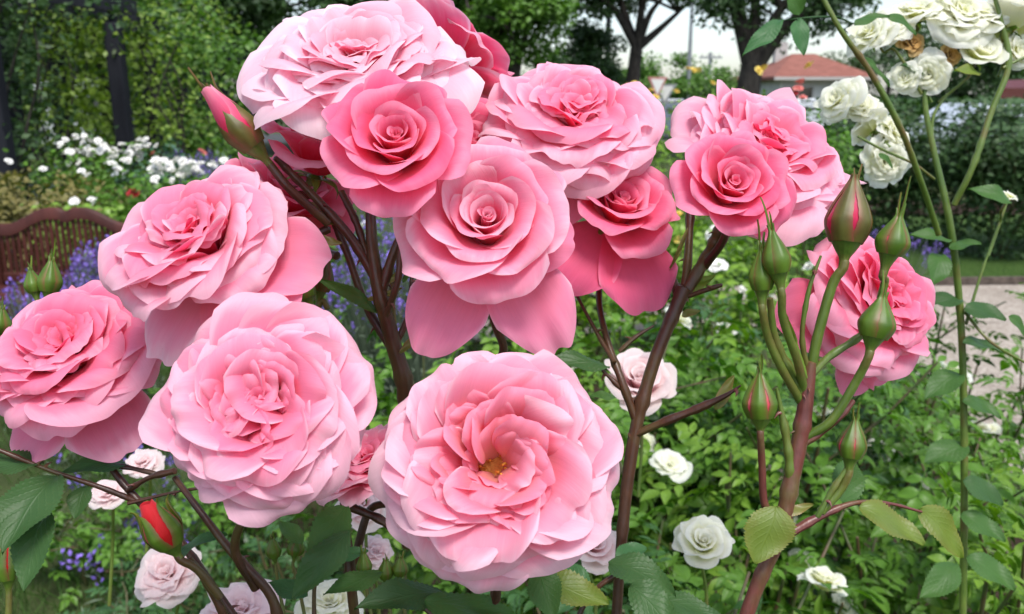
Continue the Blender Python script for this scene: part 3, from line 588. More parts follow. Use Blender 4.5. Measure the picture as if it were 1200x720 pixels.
for a in [(-12, 8.3, 'leafy climber cut off by the left edge under the beam', M_darkgreen, 1), (35, 9.6, 'light green climber on the second pergola bay from the left', M_yelgreen, 2, 2700, .50), (98, 11.2, 'yellowest climber with bright leaves reaching to the top edge', M_yelgreen, 3, 2700, .62, 2.7, .08, 1.1),
          (146, 13, 'green climber directly above the white rose bed', M_midgreen, 4, 2200, .6, 2.6, .085, .6), (185, 15.5, 'fresh green climber left of the pink opening bud', M_yelgreen, 5, 2200, .8, 2.9, .09, .8), (60, 11.8, 'dark climber in the shaded back row of the pergola', M_darkgreen, 6, 3600, .9, 2.4, .09), (120, 14.5, 'dark shaded climber behind the yellow one', M_darkgreen, 7, 3200, .9, 2.5, .09),
          (222, 18, 'deep green climber at the far end of the pergola', M_midgreen, 8, 3600, 1.0, 2.2, .11), (170, 9.9, 'thin fresh climber hanging over the nearest free post', M_yelgreen, 9, 1300, .34, 2.2, .07, .3), (215, 12.2, 'shady climber between the free posts and the opening bud', M_midgreen, 10, 2800, .50, 2.2, .08, .3)]:
    climber(*a)
# the green and white notice box behind the pergola
x, y, _ = at(181, 16.5); r = thing('notice_box', 'small green box with pale panel behind the pergola', 'box', (x, y, 0)); zc = GZ(139, 16.5)
mb = MB(); box(mb, (0, 0, zc), (.34, .2, .56), bev=.02); mb.build('case', solid('teal_paint', (.03, .22, .17), rough=.5), r, smooth=False)
mb = MB(); box(mb, (0, -.108, zc + .10), (.24, .01, .22)); mb.build('panel', solid('pale_panel', (.55, .68, .72), rough=.4), r, smooth=False)
mb = MB(); box(mb, (0, 0, (zc - .28) / 2), (.08, .08, zc - .28)); mb.build('leg', M_metal, r, smooth=False)
# dark post top centre
x, y, _ = at(500, 6.4); r = thing('timber_post', 'dark square timber post above the palest rose', 'post', (x, y, 0))
mb = MB(); box(mb, (0, 0, 1.35), (.235, .235, 2.7), bev=.02); mb.build('shaft', M_pillar, r, smooth=False)
mb = MB(); box(mb, (0, 0, .10), (.29, .29, .20), bev=.02); mb.build('base', M_pillar, r, smooth=False)

# ------------------------------------------------------------------ bench
def bench():
    Y0 = 5.45; x, y, _ = at(60, Y0); r = thing('garden_bench', 'dark brown slatted garden bench with double humped back rail', 'bench', (x, y, 0)); HW = .455
    def top(s):                                                # rail height at s in -1..1
        q = abs(s); return .80 + .105 * smooth(np.clip((0.86 - q) / .62, 0, 1)) - .022 * smooth(np.clip((.12 - q) / .12, 0, 1))
    mb = MB(); S = np.linspace(-1, 1, 61); V = []
    for s in S:
        z1 = float(top(s)); z0 = z1 - .075
        V += [(s * HW, -.022, z0), (s * HW, -.022, z1 - .012), (s * HW, -.010, z1), (s * HW, .010, z1), (s * HW, .022, z1 - .012), (s * HW, .022, z0), (s * HW, -.022, z0)]
    mb.add(V, gridf(7, 61)); mb.build('top_rail', M_wood, r)
    n = 25
    for i in range(n):
        s = (i + .5) / n * 2 - 1; zt = float(top(s)) - .07; mb = MB(); box(mb, (s * HW, 0, (zt + .475) / 2), (.024, .016, zt - .475), bev=.004); mb.build('slat', M_wood, r, smooth=False)
    mb = MB(); box(mb, (0, 0, .45), (2 * HW, .04, .06), bev=.006); mb.build('lower_rail', M_wood, r, smooth=False)
    for sx in (-1, 1):
        mb = MB(); X_ = sx * (HW + .042); box(mb, (X_, 0, .43), (.075, .06, .86), bev=.012); 
        a = np.linspace(0, np.pi, 9); V = [(X_ + .0375 * math.cos(k), yy, .86 + .045 * math.sin(k)) for yy in (-.028, .028) for k in a]
        mb.add(V, gridf(9, 2)); mb.add(V, [[*range(8, -1, -1)], [*range(9, 18)]]); mb.build('leg', M_wood, r, smooth=False)
        mb = MB(); box(mb, (X_, -.50, .31), (.065, .065, .62), bev=.008); mb.build('leg', M_wood, r, smooth=False)
        mb = MB(); tube(mb, [(X_, -.04, .64), (X_, -.25, .655), (X_, -.56, .64)], [.028, .030, .028], seg=8); mb.build('armrest', M_wood, r)
    for k in range(6):
        mb = MB(); box(mb, (0, -.06 - k * .085, .405 - .004 * abs(k - 3)), (2 * HW + .1, .07, .022), bev=.005); mb.build('seat_slat', M_wood, r, smooth=False)
    mb = MB(); box(mb, (0, -.505, .36), (2 * HW + .01, .03, .07)); mb.build('seat_frame', M_wood, r, smooth=False)
bench()

# ------------------------------------------------------------------ rose bushes and lavender
def small_bloom_mesh(name, mat, Rd, seed, n=14, q=.45, cupw=1.0):
    rn = random.Random(seed); mb = MB()
    for v, f, uv in petals_open(Rd, n, rn, quality=q, flat=.86, ruf=1.3): mb.add(v, f, uv)
    o = mb.build(name, mat); return o
FAR = {}
for k, m_ in (('w', M_whitefar), ('s', M_pinkfar), ('r', M_redfar), ('y', M_yelfar), ('m', M_mag)): FAR[k] = [small_bloom_mesh('bloom', m_, .04, s, 13, .34) for s in (1, 2)]
MID = {}
for k, m_ in (('w', M_white), ('b', M_blush)): MID[k] = [small_bloom_mesh('bloom', m_, .034, s, 24, .6) for s in (3, 4, 5)]
TMPL = [o for d in (FAR, MID) for l in d.values() for o in l]
def put_bloom(o, parent, pos, rnd, s=1.0, look=None):
    c = o.copy(); COL.objects.link(c); c.name = 'bloom'
    d = Vector((rnd.gauss(0, .6), rnd.gauss(-.35, .5), 1.0)) if look is None else Vector([float(k) for k in look]); q = d.normalized().to_track_quat('Z', 'Y')
    c.matrix_basis = Matrix.Translation(Vector([float(k) for k in pos])) @ q.to_matrix().to_4x4() @ Matrix.Rotation(rnd.uniform(0, 6.28), 4, 'Z') @ Matrix.Scale(s, 4); c.parent = parent; return c
def bush(name, label, x, y, h, rad, mat, seed, n=900, leaf=.055, comp=False, blooms=(), group='rose bushes in the beds', low=.15, bl=None, nb=0, kind='w', canes=9, tm=None, bs=1.0, cat='rose bush'):
    g = np.random.default_rng(seed); rn = random.Random(seed); r = thing(name, label, cat, (x, y, 0), group); mb = MB(); tips = []; P_ = []; D_ = []
    for k in range(canes):
        a = 6.283 * k / canes + g.uniform(-.3, .3); rr = rad * g.uniform(.35, 1.0); hh = h * g.uniform(.72, 1.0)
        pts = np.array([(.04 * math.cos(a), .04 * math.sin(a), 0), (rr * .45 * math.cos(a + .2), rr * .45 * math.sin(a + .2), hh * .45), (rr * .85 * math.cos(a), rr * .85 * math.sin(a), hh * .8), (rr * math.cos(a - .1), rr * math.sin(a - .1), hh)])
        c_ = tube(mb, pts, [.006, .005, .004, .0025], seg=6, n=5); tips.append(pts[-1]); P_.append(c_)
        for q in range(3):
            i0 = g.integers(len(c_) // 3, len(c_) - 2); e = c_[i0] + np.array([g.normal() * rad * .3, g.normal() * rad * .3, g.uniform(.1, .25) * h]); e[2] = min(e[2], h * 1.02)
            c2 = tube(mb, [c_[i0], (c_[i0] + e) / 2 + g.normal(size=3) * .01, e], [.003, .0025, .002], seg=5, n=4); tips.append(e); P_.append(c2)
    mb.build('stem', M_cane, r)
    allp = np.vstack(P_); allp = allp[allp[:, 2] > low * h]; p = allp[g.integers(len(allp), size=n)] + g.normal(size=(n, 3)) * rad * .16
    p[:, 2] = np.clip(p[:, 2], .02, h * 1.04); out = p * np.array([1, 1, 0]); out /= rad
    fb = MB(); T_ = tm or (COMP if comp else LEAF5); scatter(fb, T_, p, rand_frames(g, n, out=out, up=.7), leaf * g.uniform(.6, 1.3, n)); fb.build('foliage', mat, r)
    bm_ = bl if bl is not None else FAR[kind]
    for q in range(nb):
        tp = tips[rn.randrange(len(tips))]; put_bloom(rn.choice(bm_), r, np.array(tp) + [rn.gauss(0, .05), rn.gauss(0, .05), rn.uniform(0, .05)], rn, rn.uniform(.7, 1.15) * bs)
    for (bx, by, bY, bk) in blooms:
        put_bloom(rn.choice(FAR[bk] if bk in FAR else MID[bk]), r, A(bx, by, bY) - np.array([x, y, 0]), rn, rn.uniform(.85, 1.2) * bs)
    return r
rb = random.Random(5)
def cluster(cx_, cy_, sx, sy, Y, n, k): return [(rb.gauss(cx_, sx), rb.gauss(cy_, sy), Y + rb.uniform(-.15, .15), k) for _ in range(n)]
def wb(px, Y, h, rad, mat, lab, seed, blooms, n=1500, leaf=.05): x, y, _ = at(px, Y); bush('rose_bush', lab, x, y, h, rad, mat, seed, n=n, leaf=leaf, blooms=blooms, group='rose bushes in the left bed')
wb(95, 8.0, 1.12, .50, M_rosegreen, 'bush carrying the widest drift of white roses behind the bench', 101, cluster(85, 180, 11, 6, 7.9, 14, 'w') + cluster(115, 176, 13, 5, 7.9, 22, 'w') + cluster(90, 165, 7, 2, 8, 5, 'w'))
wb(168, 8.1, 1.15, .32, M_bluegreen, 'upright bush topped by a knot of white roses below the notice box', 102, cluster(167, 173, 7, 6, 8.0, 17, 'w') + [(180, 181, 8, 's')])
wb(205, 6.7, 1.02, .50, M_rosegreen, 'low white rose bush just left of the pink blooms', 103, cluster(200, 198, 14, 7, 6.6, 26, 'w') + cluster(235, 192, 13, 4, 6.7, 9, 'w'))
wb(150, 6.9, .95, .35, M_rosegreen, 'bush with blush white sprays and one dark red rose', 104, cluster(138, 195, 8, 8, 6.8, 10, 'w') + [(158, 225, 6.3, 'r'), (153, 228, 6.3, 'r'), (161, 230, 6.3, 'r'), (107, 235, 6.3, 'w'), (112, 238, 6.3, 'w'), (180, 215, 6.3, 'w')])
wb(55, 6.9, .95, .60, M_bronze, 'bronze leaved bush above the bench with single white rose', 105, [(51, 200, 6.5, 'w'), (96, 202, 6.5, 'w'), (104, 207, 6.5, 'w')], n=2600)
wb(10, 6.6, .98, .55, M_bronze, 'reddish green bush at the left edge above the bench', 106, [(10, 190, 6.3, 'w')], n=2400)
wb(108, 6.3, .80, .50, M_limegreen, 'yellow green bush directly behind the bench post', 107, [(88, 237, 6.1, 'w')], n=2000)
wb(225, 6.2, .86, .45, M_rosegreen, 'leafy green bush under the low white roses', 108, [(236, 180, 6.3, 's'), (275, 201, 6.0, 's'), (272, 206, 6.0, 's'), (277, 196, 6.0, 's')], n=2200)
wb(175, 5.7, .60, .40, M_rosegreen, 'short green bush beside the bench on its right', 109, [], n=1800)
wb(300, 6.6, .95, .5, M_rosegreen, 'green bush hidden mostly behind the left upper rose', 110, cluster(290, 215, 14, 8, 6.5, 8, 'w'), n=1800)

def lavender(label, px, Y, rad, h, n, seed, xy=None, spk=.05):
    g = np.random.default_rng(seed); x, y, _ = at(px, Y) if xy is None else (*xy, 0); r = thing('lavender_plant', label, 'lavender', (x, y, 0), 'lavender plants')
    a = g.uniform(0, 6.28, n); d = rad * np.sqrt(g.uniform(0, 1, n)); hh = h * (1 - .35 * (d / rad) ** 2) * g.uniform(.8, 1.1, n)
    e = np.stack([d * np.cos(a), d * np.sin(a), hh], 1); sp_, fo, le = MB(), MB(), MB()
    for q in range(6):                                         # florets round each spike
        off = np.stack([g.normal(size=n) * .004, g.normal(size=n) * .004, np.full(n, (q / 5 - .5) * spk)], 1); x_ = g.normal(size=(n, 3)) + [0, 0, 1.0]; scatter(sp_, LEAF3, e + off, frames(x_, g.normal(size=(n, 3))), .020 * g.uniform(.7, 1.2, n))
    base = e * np.array([.35, .35, .1]); L = np.linalg.norm(e - base, axis=1); tt = np.linspace(0, 1, 3); tv = np.concatenate([np.stack([tt, 0 * tt - .004, 0 * tt], 1), np.stack([tt, 0 * tt + .004, 0 * tt], 1)])
    scatter(fo, (tv, np.array([[0, 1, 4, 3], [1, 2, 5, 4]]), np.zeros((6, 2)) + .5), base, frames(e - base, g.normal(size=(n, 3))), L)
    m = n * 3; a = g.uniform(0, 6.28, m); d = rad * .9 * np.sqrt(g.uniform(0, 1, m)); p = np.stack([d * np.cos(a), d * np.sin(a), h * .5 * g.uniform(.1, 1, m)], 1)
    scatter(le, leaf_tmpl(3, 3, wd=.07), p, rand_frames(g, m, drop=-.8), .05 * g.uniform(.6, 1.2, m))
    sp_.build('flower_spikes', M_lav, r); fo.build('stalks', M_lavleaf, r); le.build('foliage', M_lavleaf, r)
for i, a in enumerate([('lavender clump in front of the bench beside its right leg', 98, 4.3, .26, .82, 330), ('lavender clump at the left edge before the bench seat', 10, 3.9, .24, .72, 300), ('far purple lavender drift left of the knot of white roses', 50, 9.2, .35, .80, 130),
                       ('far purple lavender beyond the white roses, left part', 205, 9.0, .45, .98, 260), ('far purple lavender beyond the white roses, right part', 240, 8.8, .40, .98, 240), ('lavender between the dark stems under the half open roses', 440, 4.2, .30, .96, 300),
                       ('lavender glimpsed right of the dark stems', 485, 4.0, .26, .90, 240), ('lavender tuft in the grass below the far left rose', 60, 3.3, .20, .34, 26), ('lavender sprigs in the grass above the red bud', 165, 3.1, .22, .34, 24),
                       ('lavender sprigs low in the grass near the bottom left', 90, 2.45, .20, .26, 18), ('lavender tuft left of the pinkish white roses at bottom', 150, 2.6, .20, .26, 18), ('lavender in the shade just above the lower centre rose', 620, 2.3, .18, .70, 90), ('lavender sprigs at the grass behind the lower left leaf', 30, 2.8, .16, .25, 15), ('pale lavender behind the yellow roses', 1075, 6.5, .35, .6, 90)]):
    lavender(*a, 300 + i)
# yellow roses by the signs
x, y, _ = at(745, 6.2); bush('rose_bush', 'tall bush with yellow roses below the give way signs', x, y, 1.62, .30, M_limegreen, 120, n=900, leaf=.05, blooms=[(735, 103, 6.2, 'y'), (743, 100, 6.2, 'y'), (792, 109, 6.2, 'y'), (762, 108, 6.2, 'y'), (768, 116, 6.2, 'y'), (730, 106, 6.2, 'y')])
x, y, _ = at(815, 8.0); bush('rose_bush', 'distant bush with orange yellow roses right of the lamp post', x, y, 1.60, .45, M_limegreen, 121, n=1300, leaf=.05, blooms=[(812, 83, 8, 'y'), (818, 84, 8, 'y'), (834, 99, 8, 'y'), (806, 82, 8, 'y'), (848, 110, 8, 'y')])
x, y, _ = at(905, 6.0); bush('rose_bush', 'leafy bush with small yellow and red roses before the house', x, y, 1.66, .26, M_rosegreen, 122, n=1500, leaf=.045, blooms=[(896, 82, 6, 'y'), (888, 84, 6, 'y'), (935, 105, 6, 's'), (938, 98, 6, 's'), (931, 112, 6, 'r'), (950, 78, 6, 'y'), (929, 118, 6, 's'), (940, 116, 6, 's')])
x, y, _ = at(960, 7.0); bush('rose_bush', 'dense bush below the house, behind the right hand rose', x, y, 1.45, .5, M_rosegreen, 123, n=2400, leaf=.05)
# dark shrubs right
for i, (px, Y, h_, rr, lab) in enumerate([(1060, 9.5, 1.35, .8, 'dark shrub below the hanging white roses'), (1130, 9.0, 1.50, .9, 'dark shrub behind the long green stems'), (1195, 8.5, 1.45, .7, 'dark shrub at the right edge above the lawn'), (1000, 10, 1.5, .8, 'dark shrub hidden behind the striped bud'), (1250, 9, 1.5, .8, 'dark shrub half cut off by the right edge')]):
    x, y, _ = at(px, Y); bush('garden_shrub', lab, x, y, h_, rr, M_darkgreen, 130 + i, n=5200, leaf=.07, tm=LEAF3, group='dark shrubs beyond the lawn', nb=3, kind=('r', 's', 'r', 'w', 's')[i], low=.02, cat='shrub')
for i, (px, Y, h_, rr, mat_, nb_, k_) in enumerate([(400, 5.0, .85, .4, M_rosegreen, 10, 'w'), (520, 4.6, .9, .45, M_rosegreen, 9, 'w'), (600, 5.2, .95, .4, M_bluegreen, 8, 'w'), (690, 4.8, .85, .4, M_limegreen, 7, 'w'), (780, 5.4, .95, .4, M_limegreen, 6, 'y'), (870, 4.4, .9, .4, M_limegreen, 8, 'w')]):
    x, y, _ = at(px, Y); bush('rose_bush', ['bush with white roses between the dark stems and the left upper rose', 'white flowered bush behind the drooping petals at centre', 'bluish leaved bush behind the drooping petals', 'lime green bush behind the upper centre rose', 'lime green bush with yellow flecks below the deep pink rose', 'lime green bush right of the dark forked cane'][i], x, y, h_, rr, mat_, 140 + i, n=1700, leaf=.05, nb=nb_, kind=k_, group='rose bushes in the middle distance', bs=1.3)
# nearer leafy bushes filling the lower right
near = [(560, 1.75, 1.10, .34, 'w', 3, 'bush directly above the lower centre rose, thinly leaved'), (700, 1.55, 1.13, .34, 'b', 4, 'leafy bush left of the forked dark cane'), (820, 1.65, 1.16, .36, 'w', 6, 'leafy bush between forked cane and the bud cane'), (930, 1.8, 1.15, .36, 'w', 6, 'leafy bush behind the cane of buds'),
        (1040, 1.5, 1.05, .34, 'w', 8, 'leafy bush with many white flecks below the right lower rose'), (1110, 1.15, 1.03, .26, 'w', 5, 'near leafy bush low at the right'), (860, 1.1, 1.00, .30, 'w', 0, 'near leafy bush around the bottom of the bud cane'), (760, .95, 1.00, .22, 'b', 0, 'near bush with glossy leaves under the white rose'),
        (980, .95, .98, .24, 'w', 0, 'near bush with star shaped leaf sprays at the bottom right'), (620, 1.0, .93, .22, 'b', 0, 'near bush hidden under the lower centre rose'), (1150, 2.2, 1.05, .3, 'w', 8, 'sparse bush before the gravel at the right')]
for i, (px, Y, h_, rr, k_, nb_, lab) in enumerate(near):
    x, y, _ = at(px, Y); bush('rose_bush', lab, x, y, h_, rr, (M_rosegreen, M_nearlime, M_rosegreen, M_neardark)[i % 4], 160 + i, n=int(740 * (rr / .3) ** 1.5), leaf=.067, comp=True, bl=MID[k_], nb=nb_, group='leafy rose bushes close behind the pink roses', canes=11, low=.35)

for i, (px, Y, h_, rr, lab) in enumerate([(40, 2.6, .30, .22, 'low leafy plant in the grass at the lower left edge'), (120, 2.15, .28, .20, 'low leafy plant in the grass left of the red bud'), (230, 2.7, .34, .22, 'low leafy plant in the grass beneath the large lower left rose'), (330, 2.1, .45, .22, 'leafy plant in the grass under the small yellow green buds'), (85, 3.6, .32, .25, 'leafy plant further back in the grass at the left')]):
    x, y, _ = at(px, Y); bush('leafy_plant', lab, x, y, h_, rr, (M_rosegreen, M_neardark)[i % 2], 190 + i, n=170, leaf=.075, comp=True, group='low plants in the grass', low=.05, cat='plant')
# ------------------------------------------------------------------ materials of the roses
M_pink = petal_mat('pink_petal', (.88, .016, .085), (.93, .12, .28), (.97, .62, .76), (.94, .30, .47))
M_soft = petal_mat('soft_pink_petal', (.90, .025, .11), (.94, .155, .32), (.97, .80, .87), (.95, .38, .55))
M_gold = petal_mat('pink_petal_golden_claw', (.92, .13, .06), (.94, .18, .31), (.97, .84, .90), (.95, .44, .59), gold=(.94, .40, .01))
M_pale = petal_mat('palest_pink_petal', (.92, .12, .24), (.95, .38, .52), (.97, .87, .92), (.95, .66, .76))
M_deep = petal_mat('deep_pink_petal', (.86, .006, .055), (.92, .080, .22), (.96, .48, .62), (.93, .20, .38))
M_coral = petal_mat('coral_petal', (.80, .10, .13), (.88, .28, .32), (.92, .55, .58), (.88, .30, .34))
M_redp = petal_mat('red_bud_petal', (.50, .003, .006), (.62, .010, .018), (.72, .05, .07), (.62, .012, .02), transl=.15)
M_hotp = petal_mat('hot_pink_bud_petal', (.80, .03, .12), (.88, .14, .28), (.94, .45, .55), (.90, .18, .32))
M_brown = petal_mat('wilted_petal', (.30, .12, .02), (.50, .26, .06), (.72, .58, .30), (.55, .32, .10), transl=.2)
M_sepal = leaf_mat('sepal_green', (.060, .13, .010), (.14, .25, .022), transl=.2, rough=.45, veins=False, scale=120, island=False, edge=(.28, .07, .05))
M_sepalr = leaf_mat('sepal_bronze', (.085, .070, .016), (.15, .16, .028), transl=.2, rough=.45, veins=False, scale=120, island=False, edge=(.34, .07, .06))
def stem_mat(name, a, b, c):
    m, n, N, K = newmat(name); tc = N('TexCoord'); uv = N('UVMap'); sp = N('SeparateXYZ'); K(uv.outputs[0], sp.inputs[0])
    nz = N('TexNoise'); nz.inputs['Scale'].default_value = 38; nz.inputs['Detail'].default_value = 4; K(tc.outputs['Object'], nz.inputs['Vector'])
    fn = N('TexNoise'); fn.inputs['Scale'].default_value = 900; mp = N('Mapping'); K(tc.outputs['Object'], mp.inputs[0]); mp.inputs['Scale'].default_value = (1, 1, .2); K(mp.outputs[0], fn.inputs['Vector'])
    rp = ramp(n, [(.32, a), (.5, b), (.68, c)]); K(nz.outputs[0], rp.inputs[0]); pr = N('BsdfPrincipled')
    K(mixc(n, rp.outputs[0], ramp_out(n, fn.outputs[0]), .5, 'MULTIPLY'), pr.inputs['Base Color']); pr.inputs['Roughness'].default_value = .38; pr.inputs['Specular IOR Level'].default_value = .5
    bm = N('Bump'); bm.inputs['Strength'].default_value = .35; bm.inputs['Distance'].default_value = .0004; K(fn.outputs[0], bm.inputs['Height']); K(bm.outputs[0], pr.inputs['Normal'])
    o = N('OutputMaterial'); K(pr.outputs[0], o.inputs[0]); return m
def ramp_out(n, s): r = ramp(n, [(.3, (.6, .6, .6)), (.7, (1, 1, 1))]); n.links.new(s, r.inputs[0]); return r.outputs[0]
M_stemd = stem_mat('dark_cane', (.040, .014, .008), (.082, .032, .016), (.095, .070, .022))
M_stemr = stem_mat('red_cane', (.10, .022, .020), (.16, .045, .035), (.13, .10, .035))
M_stemg = stem_mat('green_stalk', (.07, .13, .016), (.12, .18, .028), (.15, .10, .03))
M_lf = leaf_mat('near_leaf_green', (.020, .062, .012), (.050, .125, .022), transl=.26, rough=.42, spec=.22, scale=26, island=False)
M_lfd = leaf_mat('near_leaf_dark', (.014, .045, .010), (.036, .095, .022), transl=.24, rough=.42, spec=.22, scale=26, island=False)
M_lfb = leaf_mat('near_leaf_bluish', (.018, .070, .022), (.042, .13, .042), transl=.24, rough=.42, spec=.22, scale=26, island=False)
M_lfy = leaf_mat('near_leaf_olive', (.070, .12, .014), (.15, .21, .025), transl=.38, rough=.45, scale=60, island=False, edge=(.22, .09, .03))
M_hip = stem_mat('calyx_green', (.06, .12, .014), (.10, .17, .022), (.15, .14, .03))

def frame_of(pos, d, spin=0.0):
    q = Vector([float(k) for k in d]).normalized().to_track_quat('Z', 'Y'); return Matrix.Translation(Vector([float(k) for k in pos])) @ q.to_matrix().to_4x4() @ Matrix.Rotation(spin, 4, 'Z')
def loc(m, p): return np.array(m.inverted() @ Vector([float(k) for k in p]))
def add_sepals(root, Rd, n, rnd, mat, th=(60, 150), L=.5, z=-.001):
    for k in range(n):
        v, f, uv = petal(Rd * L * rnd.uniform(.8, 1.15), Rd * .085, th[0], th[1] + rnd.uniform(-18, 18), pw=1.2, cup=1.4, roll=0, ruf=.02, notch=0, point=.25, r0=Rd * .07, z0=z, rnd=rnd, nu=7, nv=14, claw=1.0, broad=.3, tip=.75, ragged=.0)
        mb = MB(); mb.add(rotz(v, k * 1.2566 + rnd.uniform(-.2, .2)), f, uv); mb.build('sepal', mat, root)
def rose(label, px, py, d, dr, kind, Rd, seed, mat, n=62, extra=(), stalk=(), srad=(.0016, .0022), name='pink_rose', group='pink roses of the cluster', q=1.0, smat=None, sep=5, spin=0.0, stamens=False, cat='rose', off=.22, **kw):
    rnd = random.Random(seed); ax = camdir(*dr); pos = P(px, py, d) - ax * Rd * off; m = frame_of(pos, ax, spin); root = thing(name, label, cat, group=group, mat=m)
    pl = petals_open(Rd, n, rnd, quality=q, **kw) if kind == 'open' else petals_cup(Rd, rnd, quality=q, **kw)
    for (ed, L, W, t0, t1, ek) in extra:
        e = np.array(m.to_3x3().inverted() @ Vector([float(k) for k in camdir(*ed)])); az = math.atan2(e[1], e[0])
        o_ = dict(tone=-.20, crinkle=.003, crease=.02, tip=.34, pw=1.0, cup=1.3, roll=.06, ruf=.024, notch=.04, r0=Rd * .06, z0=-.001, ragged=.006, rnd=rnd, nu=31, nv=22); o_.update(ek)
        v, f, uv = petal(L, W, t0, t1, **o_); pl.append((rotz(v, az), f, uv))
    for v, f, uv in pl:
        mb = MB(); mb.add(v, f, uv); mb.build('petal', mat, root)
    if sep: add_sepals(root, Rd, sep, rnd, M_sepal, L=.42)
    mb = MB(); lathe(mb, [(.0005, -Rd * .30), (Rd * .065, -Rd * .28), (Rd * .12, -Rd * .17), (Rd * .115, -Rd * .06), (Rd * .13, 0.0), (Rd * .04, .002)], np.zeros(3), (0, 0, 1)); mb.build('calyx', M_hip, root)
    if stamens:
        g = np.random.default_rng(seed); c_ = MB(); k = 34; a = g.uniform(0, 6.28, k); r_ = Rd * .15 * np.sqrt(g.uniform(.1, 1, k))
        for i in range(k):
            b = np.array([r_[i] * .5 * math.cos(a[i]), r_[i] * .5 * math.sin(a[i]), Rd * .08]); e = np.array([r_[i] * math.cos(a[i]), r_[i] * math.sin(a[i]), Rd * g.uniform(.20, .28)])
            tube(c_, [b, (b + e) / 2, e], [.00018, .00015, .00014], seg=4, n=2); tube(c_, [e, e + g.normal(size=3) * .0006 + [0, 0, .0006]], [.00055, .0005], seg=5, n=2)
        c_.build('stamens', M_stamen, root)
        mb = MB(); lathe(mb, [(Rd * .24, Rd * .05), (Rd * .20, Rd * .10), (Rd * .12, Rd * .13), (Rd * .05, Rd * .145), (.0001, Rd * .15)], np.zeros(3), (0, 0, 1), seg=20); mb.build('flower_disc', M_disc, root)
    if stalk:
        pts = [np.array([0, 0, -Rd * .27]), np.array([0, 0, -Rd * .27 - .008])] + [loc(m, P(*p)) for p in stalk]
        mb = MB(); tube(mb, pts, np.linspace(srad[0], srad[1], len(pts)), seg=9, n=7, wob=.0); mb.build('stalk', smat or M_stemd, root)
    return root
M_disc = solid('orange_disc', (.62, .20, .03), (.80, .40, .08), rough=.7, scale=900, bump=.8, bdist=.0006)
M_stamen = solid('golden_stamen', (.55, .16, .02), (.80, .38, .05), rough=.6, scale=200)

# ------------------------------------------------------------------ the pink roses
rose('palest pink full rose at the very top, largest of the upper ones', 424, 92, .40, (-.05, .95, 1), 'open', .058, 121, M_pale, n=74, stalk=[(440, 190, .415), (438, 235, .42)], droop=8, flat=.98, height=.8, depth=.9)
rose('deep pink half open rose with spiral heart, in front of the palest one', 466, 178, .345, (.06, .42, 1), 'cup', .0295, 22, M_deep, stalk=[(478, 225, .37), (470, 262, .39)], outer=7, guard=5, openness=.7)
rose('pink rose turned away, peeping out behind the palest rose at top', 527, 76, .47, (.75, .75, -.25), 'open', .044, 23, M_pink, n=24, stalk=[(505, 150, .45), (492, 220, .43)], flat=.75)
rose('large double rose at upper centre between the pale one and the tall lamp post', 672, 156, .43, (.12, .85, 1), 'open', .0515, 24, M_soft, n=72, stalk=[(690, 235, .44), (712, 330, .43)], height=1.1, droop=6, depth=.85, quarter=2, qr=.10,
     extra=[((-.3, -1, 0), .046, .022, 85, 125, {}), ((.5, -1, 0), .044, .020, 85, 120, {})])
rose('half open rose at the centre with two broad petals hanging beneath', 570, 270, .36, (.03, .36, 1), 'cup', .0352, 25, M_soft, stalk=[(578, 372, .39), (590, 410, .40), (572, 440, .41)], outer=8, guard=5, openness=.8,
     extra=[((-.50, -1, 0), .0570, .0185, 80, 108, dict(cup=2.6, notch=.0, broad=.66, tip=.42)), ((.62, -1, 0), .0590, .0190, 80, 110, dict(cup=1.8, notch=.05, broad=.6, tip=.40)), ((1, -.05, 0), .037, .018, 70, 90, {})])
rose('deep pink rose tucked under the upper centre one, two petals drooping', 724, 252, .425, (.18, .62, .80), 'cup', .0285, 26, M_deep, stalk=[(748, 300, .45), (782, 350, .436)], outer=6, guard=4, openness=.9,
     extra=[((.22, -1, 0), .050, .0225, 84, 128, dict(cup=1.7, tip=.4)), ((-.65, -.9, 0), .047, .0205, 84, 126, dict(cup=1.8, tip=.4))])
rose('wide pale edged rose at the upper right, behind a half open one', 886, 196, .445, (.36, .80, .9), 'open', .0570, 27, M_soft, n=58, stalk=[(860, 260, .45), (835, 300, .44)], height=1.1, depth=.85, quarter=2, qr=.10)
rose('smaller half open rose with spiral heart in front of the upper right rose', 852, 226, .385, (.10, .38, 1), 'cup', .0262, 28, M_deep, stalk=[(850, 275, .40), (826, 312, .42)], outer=7, guard=5, openness=.7)
rose('side facing rose at the right, behind the green buds', 1012, 358, .44, (.55, .38, .85), 'open', .0465, 29, M_pink, n=48, stalk=[(955, 400, .43), (950, 440, .40)], height=1.5,
     extra=[((-1, -.3, 0), .052, .022, 75, 105, {}), ((-.1, -1, 0), .043, .018, 85, 115, {}), ((.6, -1, 0), .044, .016, 85, 112, {})])
rose('rose at the upper left above the bench end, tilted left with broad lower petals', 243, 292, .365, (-.30, .85, 1), 'open', .0460, 30, M_soft, n=56, stalk=[(330, 300, .40), (385, 268, .405)], height=1.1, depth=.85, quarter=2, qr=.08,
     extra=[((1, -.15, .1), .0500, .0245, 78, 100, dict(cup=1.5)), ((.6, -.75, 0), .0500, .0240, 84, 106, dict(cup=1.6)), ((-.35, -1, 0), .0475, .0190, 88, 114, dict(cup=1.5, tone=.06))])
rose('rose cut by the left edge of the photo', 92, 424, .405, (-.12, .85, 1), 'open', .0500, 31, M_pink, n=60, stalk=[(105, 500, .42), (118, 530, .42)], height=1.3, depth=.85,
     extra=[((-.5, -1, 0), .047, .021, 88, 118, dict(tone=.08)), ((.55, -1, 0), .046, .021, 88, 116, dict(tone=.06))])
